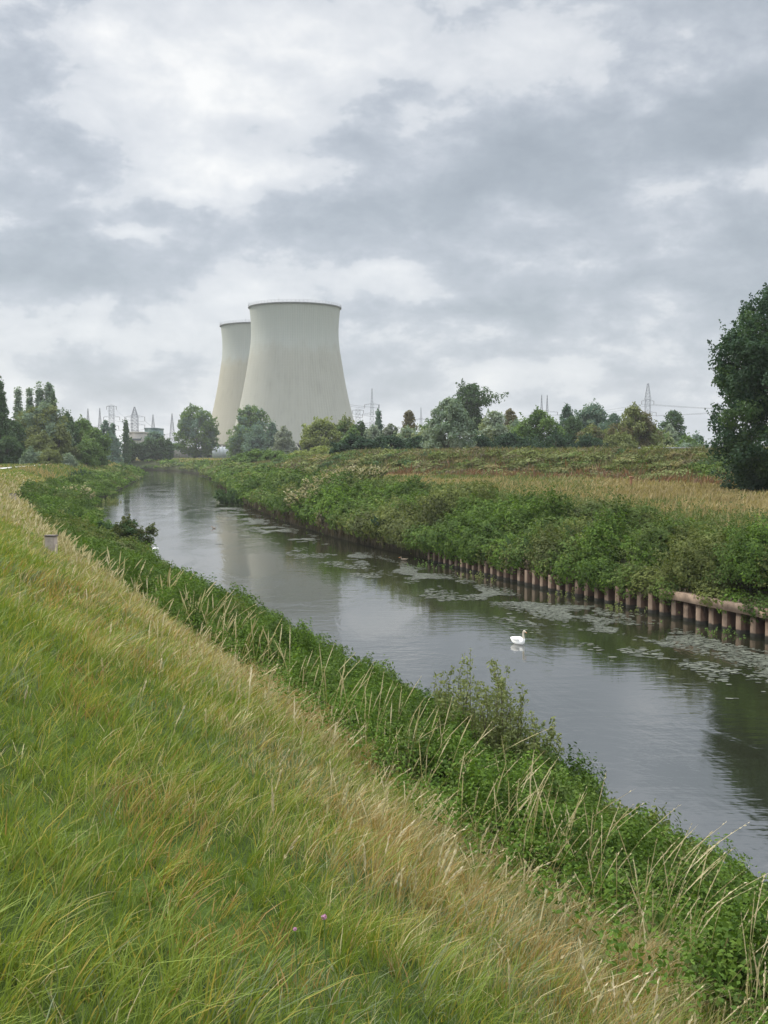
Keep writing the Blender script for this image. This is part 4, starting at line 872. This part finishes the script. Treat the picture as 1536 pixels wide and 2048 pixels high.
x, y = on(120, 1045, 2.2); stem_shrub('bank_bush', 'small dark bush among nettles near the left markers', x, y, float(ground(x, y)), 1.6, 1.2, 30, .18, 'dark', 50, seed=5)
x, y = on(155, 985, 2.6); stem_shrub('flowering_shrub', 'cream blossomed shrub on the left bank near the bend', x, y, float(ground(x, y)), 2.9, 2.8, 70, .28, 'green', 60, seed=6, flower=1, fl_n=1300)
x, y = on(160, 955, 3.0); stem_shrub('bank_bush', 'dark bush at the dike edge beyond the cream blossomed shrub', x, y, float(ground(x, y)), 2.6, 2.8, 46, .32, 'deep', 50, seed=7)
x, y = on(215, 985, 1.6); stem_shrub('bank_bush', 'olive bush above the mud bank left of the far river', x, y, float(ground(x, y)), 2.4, 2.2, 46, .28, 'olive', 50, seed=8)
x, y = on(475, 955, 4.0); stem_shrub('bank_bush', 'dark round bush on the right bank at the far bend', x, y, float(ground(x, y)), 4.2, 4.0, 70, .5, 'dark', 60, seed=9)
for i, (px, py_, z, H, lab) in enumerate([(632, 1004, 2.7, 3.0, 'cream blossomed shrub by the water, lowest of the drift on the right bank'), (668, 992, 3.1, 2.9, 'cream blossomed shrub in the middle of the drift on the right bank'),
        (716, 980, 3.6, 2.7, 'cream blossomed shrub highest up at the right end of the drift')]):
    x, y = on(px, py_, z); stem_shrub('flowering_shrub', lab, x, y, float(ground(x, y)), H, 3.6, 130, .24, 'scrub', 60, 'drift of cream blossomed shrubs', seed=10 + i * 31, fl_n=4200)
x, y = on(790, 1005, 3.9); stem_shrub('bank_bush', 'dark purplish bush at the meadow edge', x, y, float(ground(x, y)), 1.9, 2.2, 60, .17, 'deep', 60, seed=12)
for i, (px, py_, z, H, sp, pl, lab) in enumerate([
        (860, 1060, 2.6, 2.0, 1.8, 'green', 'rounded green bush left of the piling start on the right bank'), (960, 1085, 2.3, 2.1, 2.0, 'olive', 'olive bush above the first piles of the right bank'),
        (1060, 1060, 3.2, 2.2, 2.0, 'dark', 'dark green bush in mid slope of the right bank'), (1150, 1110, 2.3, 1.9, 1.8, 'olive', 'feathery olive bush over the middle piles'),
        (1250, 1140, 2.0, 1.9, 1.5, 'olive', 'drooping olive bush left of the capping beam'), (1330, 1165, 1.9, 1.6, 1.3, 'green', 'leafy green bush touching the left end of the capping beam'),
        (1450, 1160, 2.4, 1.8, 1.6, 'green', 'bright green bush above the capping beam'), (1200, 1060, 3.4, 2.0, 2.2, 'dark', 'dark bush at the upper edge of the right bank scrub')]):
    x, y = on(px, py_, z); stem_shrub('bank_bush', lab, x, y, float(ground(x, y)), H, sp, 44, .13, pl, 60, 'bushes over the right bank', seed=20 + i)

# ------------------------------------------------------------------ sheet pile wall
def pile_mat(name, cols):
    m, t, out = newmat(name); co = objco(t); sp = t.nodes.new('ShaderNodeSeparateXYZ'); t.links.new(co, sp.inputs[0])
    na = noise(t, co, 1.8, 7, .65); nb = noise(t, comb(t, mth(t, 'MULTIPLY', sp.outputs[0], 9.0), mth(t, 'MULTIPLY', sp.outputs[1], 9.0), sp.outputs[2]), 1.0, 5, .6)
    c = ramp(t, na.outputs[0], cols); c = mixc(t, mth(t, 'MULTIPLY', nb.outputs[0], .45), c, tuple(x * .45 for x in cols[1][1]))
    wl = mth(t, 'ADD', sp.outputs[2], mth(t, 'MULTIPLY', mth(t, 'SUBTRACT', na.outputs[0], .5), .12)); wr = ramp(t, wl, [(.13, (0, 0, 0)), (.22, (1, 1, 1))])
    c = mixc(t, wr, (.014, .014, .011), c); p = principled(t, out, c, .85, .2); bump(t, p, na.outputs[0], .5, .02)
    return m
m_pile = pile_mat('lit_rust_flange', [(.3, (.080, .056, .041)), (.52, (.155, .112, .083)), (.75, (.27, .208, .16))])  # rust for the front flange, paler to paint it as lit
m_pile_in = pile_mat('shaded_rust_web', [(.3, (.030, .017, .012)), (.52, (.060, .035, .024)), (.75, (.10, .06, .04))])  # same rust darkened: shade of webs and pans painted into the colour
ys = [WALL_Y0]; per = .99
while ys[-1] < WALL_Y1: ys.append(ys[-1] + per * float(np.interp(ys[-1], YT, CR)))
w0 = np.array([float(XR(ys[0])), ys[0], 0.0])
root = empty('sheet_pile_wall', tuple(w0), 'rusty brown corrugated sheet pile wall holding the right bank', 'retaining wall')
for i in range(len(ys) - 1):
    a = np.array([float(XR(ys[i])), ys[i], 0]); b = np.array([float(XR(ys[i + 1])), ys[i + 1], 0]); d = (b - a) / np.linalg.norm(b - a); L = np.linalg.norm(b - a)
    nv = np.array([-d[1], d[0], 0]);  nv = nv if nv[0] < 0 else -nv         # towards the river
    top = .98 + (.05 * math.sin(i * 2.1)); pr = [(0, -.02), (.50 * L, -.02), (.56 * L, .36), (.93 * L, .36), (.99 * L, -.02), (L - .002, -.02)]
    outer = [a + d * s + nv * o_ for s, o_ in pr]; inner = [a + d * s + nv * (o_ - .03) for s, o_ in pr]
    V = np.array([q + np.array([0, 0, z]) for z in (-1.4, top) for q in outer + inner]) - w0; Fq = []
    for j in range(5): Fq += [(j, j + 1, j + 13, j + 12), (j + 7, j + 6, j + 18, j + 19), (12 + j, 13 + j, 19 + j, 18 + j)]
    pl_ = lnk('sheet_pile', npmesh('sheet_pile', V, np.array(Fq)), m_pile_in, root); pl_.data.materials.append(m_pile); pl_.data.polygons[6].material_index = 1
def xr_dir(y): return np.array([float(XR(y)), y, 0.0])
m_cap = simple('rusty_capping_beam', (.20, .148, .110), .85, .45, 1.6, .2)
for ya, yb in ((56.3, 49.3), (49.2, 42.0), (41.9, 34), (33.9, 26)):
    a, b = xr_dir(ya), xr_dir(yb); d = (b - a) / np.linalg.norm(b - a); nv = np.array([-d[1], d[0], 0]); nv = nv if nv[0] < 0 else -nv
    q = [a + nv * .46, b + nv * .46, b - nv * .06, a - nv * .06]; V = np.array([p_ + np.array([0, 0, z]) for z in (.93, 1.32) for p_ in q]) - w0
    Fq = np.array([(3, 2, 1, 0), (4, 5, 6, 7), (0, 1, 5, 4), (1, 2, 6, 5), (2, 3, 7, 6), (3, 0, 4, 7)]); lnk('capping_beam', npmesh('capping_beam', V, Fq), m_cap, root)

# ------------------------------------------------------------------ floating weed
rng = np.random.default_rng(15)
m_weed = leafmat('floating_weed', .5, .0, .4)
def flecks(n, y0, y1, vc, vs, s, thr, seed):
    Y = y0 + rng.random(n) * (y1 - y0); v0 = np.interp(Y, [40, 95], vc) + rng.normal(size=n) * vs
    X = XR(Y) + v0 / np.interp(Y, YT, CR); k = (fbm(X * .6, Y * .35, seed, 5) + .10 * (fbm(X * 4, Y * 2.5, seed + 3, 2) - .5) > thr) & (v0 < -.8); return X[k], Y[k], np.full(k.sum(), s)
A = [flecks(26000, 30, 92, [-4.6, -4.2], .85, .07, .55, 5), flecks(9000, 30, 60, [-3.4, -3.2], .8, .07, .5, 6), flecks(5000, 35, 110, [-7.2, -7.5], .8, .10, .60, 7),
     flecks(6000, 100, 170, [-4, -4], 1.2, .18, .55, 8), flecks(3000, 100, 300, [-5, -9], 5, .22, .64, 9)]
X = np.concatenate([a[0] for a in A]); Y = np.concatenate([a[1] for a in A]); S = np.concatenate([a[2] for a in A]) * (.4 + 1.2 * rng.random(len(X))); n = len(X)
k6 = np.linspace(0, 2 * np.pi, 6, endpoint=False); rr = .5 + .5 * rng.random((n, 6)); ro = R(-18)
ex = rr * np.cos(k6) * S[:, None] * 1.5; ey = rr * np.sin(k6) * S[:, None] * .8
V = np.stack([X[:, None] + ex, Y[:, None] + ey, .006 + .012 * rng.random((n, 1)) * np.ones((1, 6)) + .006 * rng.random((n, 6))], -1).reshape(-1, 3)
cc = lerpc((.035, .042, .026), (.15, .16, .125), rng.random(n) ** 1.6); tag(lnk('floating_weed', npmesh('floating_weed', V, np.arange(n * 6).reshape(-1, 6), np.repeat(cc, 6, 0)), m_weed), 'grey green floating weed drifting beside the sheet piles', 'weed', kind='stuff')

# ------------------------------------------------------------------ birds
def loft(path, rw, rh, n=20):
    P = np.array(path, float); T = unit(np.gradient(P, axis=0)); side = np.array([0, 1.0, 0]); up = unit(np.cross(T, side)) * -1
    k = len(P); an = np.linspace(0, 2 * np.pi, n, endpoint=False)
    V = P[:, None] + side[None, None] * (np.cos(an)[None, :, None] * np.array(rw)[:, None, None]) + up[:, None] * (np.sin(an)[None, :, None] * np.array(rh)[:, None, None])
    V = V.reshape(-1, 3); ii = np.arange(k * n).reshape(k, n); jj = np.roll(ii, -1, 1); Fq = np.stack([ii[:-1], jj[:-1], jj[1:], ii[1:]], -1).reshape(-1, 4); return V, Fq
def smoothpath(pts, m=6):
    pts = np.array(pts, float); t = np.arange(len(pts)); tt = np.linspace(0, len(pts) - 1, (len(pts) - 1) * m + 1); o = []
    for c in range(pts.shape[1]):
        v = pts[:, c]; vv = []
        for q in tt:
            i = min(int(q), len(pts) - 2); s = q - i; p0 = v[max(i - 1, 0)]; p1 = v[i]; p2 = v[i + 1]; p3 = v[min(i + 2, len(pts) - 1)]
            vv.append(.5 * (2 * p1 + (-p0 + p2) * s + (2 * p0 - 5 * p1 + 4 * p2 - p3) * s * s + (-p0 + 3 * p1 - 3 * p2 + p3) * s ** 3))
        o.append(vv)
    return np.array(o).T
def bird(name, label, cat, x, y, rz, sc, bodym, neckm, beakm, pts, wings=True):
    o = empty(name, (x, y, 0), label, cat, rz=rz); q = smoothpath(pts); q[:, 3:] = np.maximum(q[:, 3:], .002); v, f = loft(q[:, :3] * sc, q[:, 3] * sc, q[:, 4] * sc)
    b = lnk('body', npmesh('body', v, f, smooth=True), bodym, o)
    if neckm is not None:
        b.data.materials.append(neckm); nring = len(q); mi = np.zeros(len(f), dtype=np.int32); ring = np.arange(len(f)) // 20; mi[(q[ring, 2] > .34) & (q[ring, 0] > 0)] = 1; b.data.polygons.foreach_set('material_index', mi)
    hx, hz = pts[-1][0] * sc, pts[-1][2] * sc; v, f = loft([(hx - .02 * sc, 0, hz + .005), (hx + .03 * sc, 0, hz - .01 * sc), (hx + .10 * sc, 0, hz - .035 * sc)], [.024 * sc, .018 * sc, .008 * sc], [.026 * sc, .015 * sc, .005 * sc], 10)
    lnk('beak', npmesh('beak', v, f, smooth=True), beakm, o)
    if wings:
        for s in (-1, 1):
            w = smoothpath([(.20, .12, .22, .01, .02), (.10, .17, .27, .035, .09), (-.10, .18, .29, .035, .11), (-.32, .13, .29, .03, .085), (-.52, .05, .33, .012, .03)]); w[:, 1] *= s
            v, f = loft(w[:, :3] * sc, w[:, 3] * sc, w[:, 4] * sc, 12); lnk('wing', npmesh('wing', v, f, smooth=True), bodym, o)
    return o
m_swan = simple('white_feathers', (.80, .80, .78), .7, .05, 20, .2); m_neck = simple('stained_neck_feathers', (.58, .52, .42), .7, .12, 20, .2); m_beak = simple('orange_beak', (.55, .20, .05), .5, .1, 10, .4)
SW = [(-.62, 0, .30, .004, .004), (-.50, 0, .24, .07, .035), (-.36, 0, .17, .14, .10), (-.15, 0, .13, .19, .16), (.08, 0, .12, .19, .17), (.26, 0, .14, .14, .14), (.36, 0, .24, .080, .09), (.375, 0, .37, .056, .06), (.35, 0, .50, .048, .052), (.345, 0, .64, .046, .048), (.37, 0, .74, .048, .048), (.42, 0, .765, .056, .056), (.48, 0, .74, .044, .044), (.52, 0, .72, .028, .028)]
x, y = on(1037, 1288, 0); bird('swan', 'white swan with raised brownish neck swimming on the river', 'swan', x, y, R(-48), .75, m_swan, m_neck, m_beak, SW)
x, y = on(302, 1101, 0); bird('swan', 'small white swan half hidden behind the overhanging bush on the left bank', 'swan', x + .3, y, R(-150), .6, m_swan, m_neck, m_beak, SW)
m_duck = simple('brown_feathers', (.20, .16, .12), .8, .3, 30, .2)
DK = [(-.26, 0, .15, .004, .004), (-.20, 0, .11, .04, .02), (-.10, 0, .07, .08, .06), (.03, 0, .06, .09, .075), (.13, 0, .08, .06, .06), (.165, 0, .14, .032, .035), (.17, 0, .19, .028, .028), (.20, 0, .215, .033, .032), (.235, 0, .20, .02, .02)]
x, y = on(808, 1121, 0); bird('duck', 'small brown duck swimming near the right bank scrub', 'duck', x, y, R(175), 1.2, m_duck, None, m_beak, DK, False)
x, y = on(428, 1057, 0); bird('duck', 'tiny distant duck alone in the middle of the river', 'duck', x, y, R(160), 1.0, m_duck, None, m_beak, DK, False)

# ------------------------------------------------------------------ marker stones, post, flowers
m_stone = simple('marker_concrete', (.45, .38, .34), .9, .25, 5.0)
m_face = simple('dark_weathered_side', (.16, .14, .13), .9, .3, 5.0)
def marker(px, py_, z, w, h, label):
    x, y = on(px, py_, z); zg = float(ground(x, y)); o = empty('marker_stone', (x, y, zg), label, 'marker stone', 'marker stones along the dike slope', rz=R(-14))
    import bmesh
    for nm, mt, a in (('stone_block', m_stone, (-w / 2, w / 2, -.12, .12, -.3, h)), ('top_slab', m_face, (-w / 2 - .02, w / 2 + .03, -.14, .15, h + .003, h + .05))):
        bm = bmesh.new(); v, f = boxv(*a); vs = [bm.verts.new(tuple(q)) for q in v]; [bm.faces.new([vs[i] for i in ff]) for ff in f]
        bmesh.ops.bevel(bm, geom=list(bm.edges), offset=.018, segments=2, affect='EDGES'); me = bpy.data.meshes.new(nm); bm.to_mesh(me); bm.free(); lnk(nm, me, mt, o)
marker(103, 1140, 4.2, .34, .66, 'nearest pinkish concrete marker stone in the dry grass')
marker(26, 1003, 4.0, .50, .75, 'middle pale marker stone on the far dike slope')
marker(68, 972, 3.9, .50, .75, 'farthest small marker stone on the dike slope')
m_or = simple('orange_paint', (.34, .17, .10), .6, .15, 3.0)
x, y = on(1262, 978, 4.7); o = empty('marker_post', (x, y, float(ground(x, y))), 'small orange marker post in the rusty weeds of the meadow', 'marker post')
v, f = tubes([([(0, 0, -.2), (0, 0, 1.05)], [.11, .11])], 10); lnk('post', npmesh('post', v, f, smooth=True), m_or, o)
v, f = boxv(-.16, .16, -.14, .14, 1.053, 1.18); lnk('cap', npmesh('cap', v, f), m_or, o)
m_pink = simple('clover_pink', (.55, .28, .42), .8, .2, 60, .1); m_stem = simple('clover_stem', (.10, .17, .05), .8, .2, 30, .1)
def clover(px, py_, Y, r, label):
    x, _, z = at(px, py_, Y); zg = float(ground(x, Y)); z = max(z, zg + .15); o = empty('clover_flower', (x, Y, zg), label, 'flower', 'pink clover flowers in the grass'); h = z - zg
    P = unit(rng.normal(size=(90, 3))); C = P * r * np.array([1, 1, .95]) + [0, 0, h]; v, f = leaves(C, P + rng.normal(size=P.shape) * .5, r * .7, .5); lnk('flower_head', npmesh('flower_head', v, f), m_pink, o)
    v, f = tubes([([(0, 0, 0), (.01, 0, h * .5), (0, 0, h)], [.0025] * 3)], 5); lnk('stem', npmesh('stem', v, f), m_stem, o)
def hitY(px, py_, lift):
    a, b = ray(px, py_)
    for Yk in np.arange(1.5, 60, .02):
        if CAMZ + b * Yk < float(ground(a * Yk, Yk)) + lift: return Yk
    return 5.0
clover(648, 1834, hitY(648, 1834, .42), .012, 'larger pink clover flower in the foreground grass')
clover(590, 1858, hitY(590, 1858, .40), .008, 'smaller pale pink clover flower left of the larger one')

# ------------------------------------------------------------------ haze
m_haze, t, out = newmat('haze_air'); pvn = t.nodes.new('ShaderNodeVolumePrincipled'); pvn.inputs['Color'].default_value = (.90, .93, .97, 1); pvn.inputs['Density'].default_value = .00014; pvn.inputs['Anisotropy'].default_value = .1
t.links.new(pvn.outputs[0], out.inputs['Volume'])
v, f = boxv(-7600, 4200, -70, 3150, -3.0, 116); tag(lnk('haze', npmesh('haze', v, f), m_haze), 'thin grey summer haze', 'haze', kind='stuff')
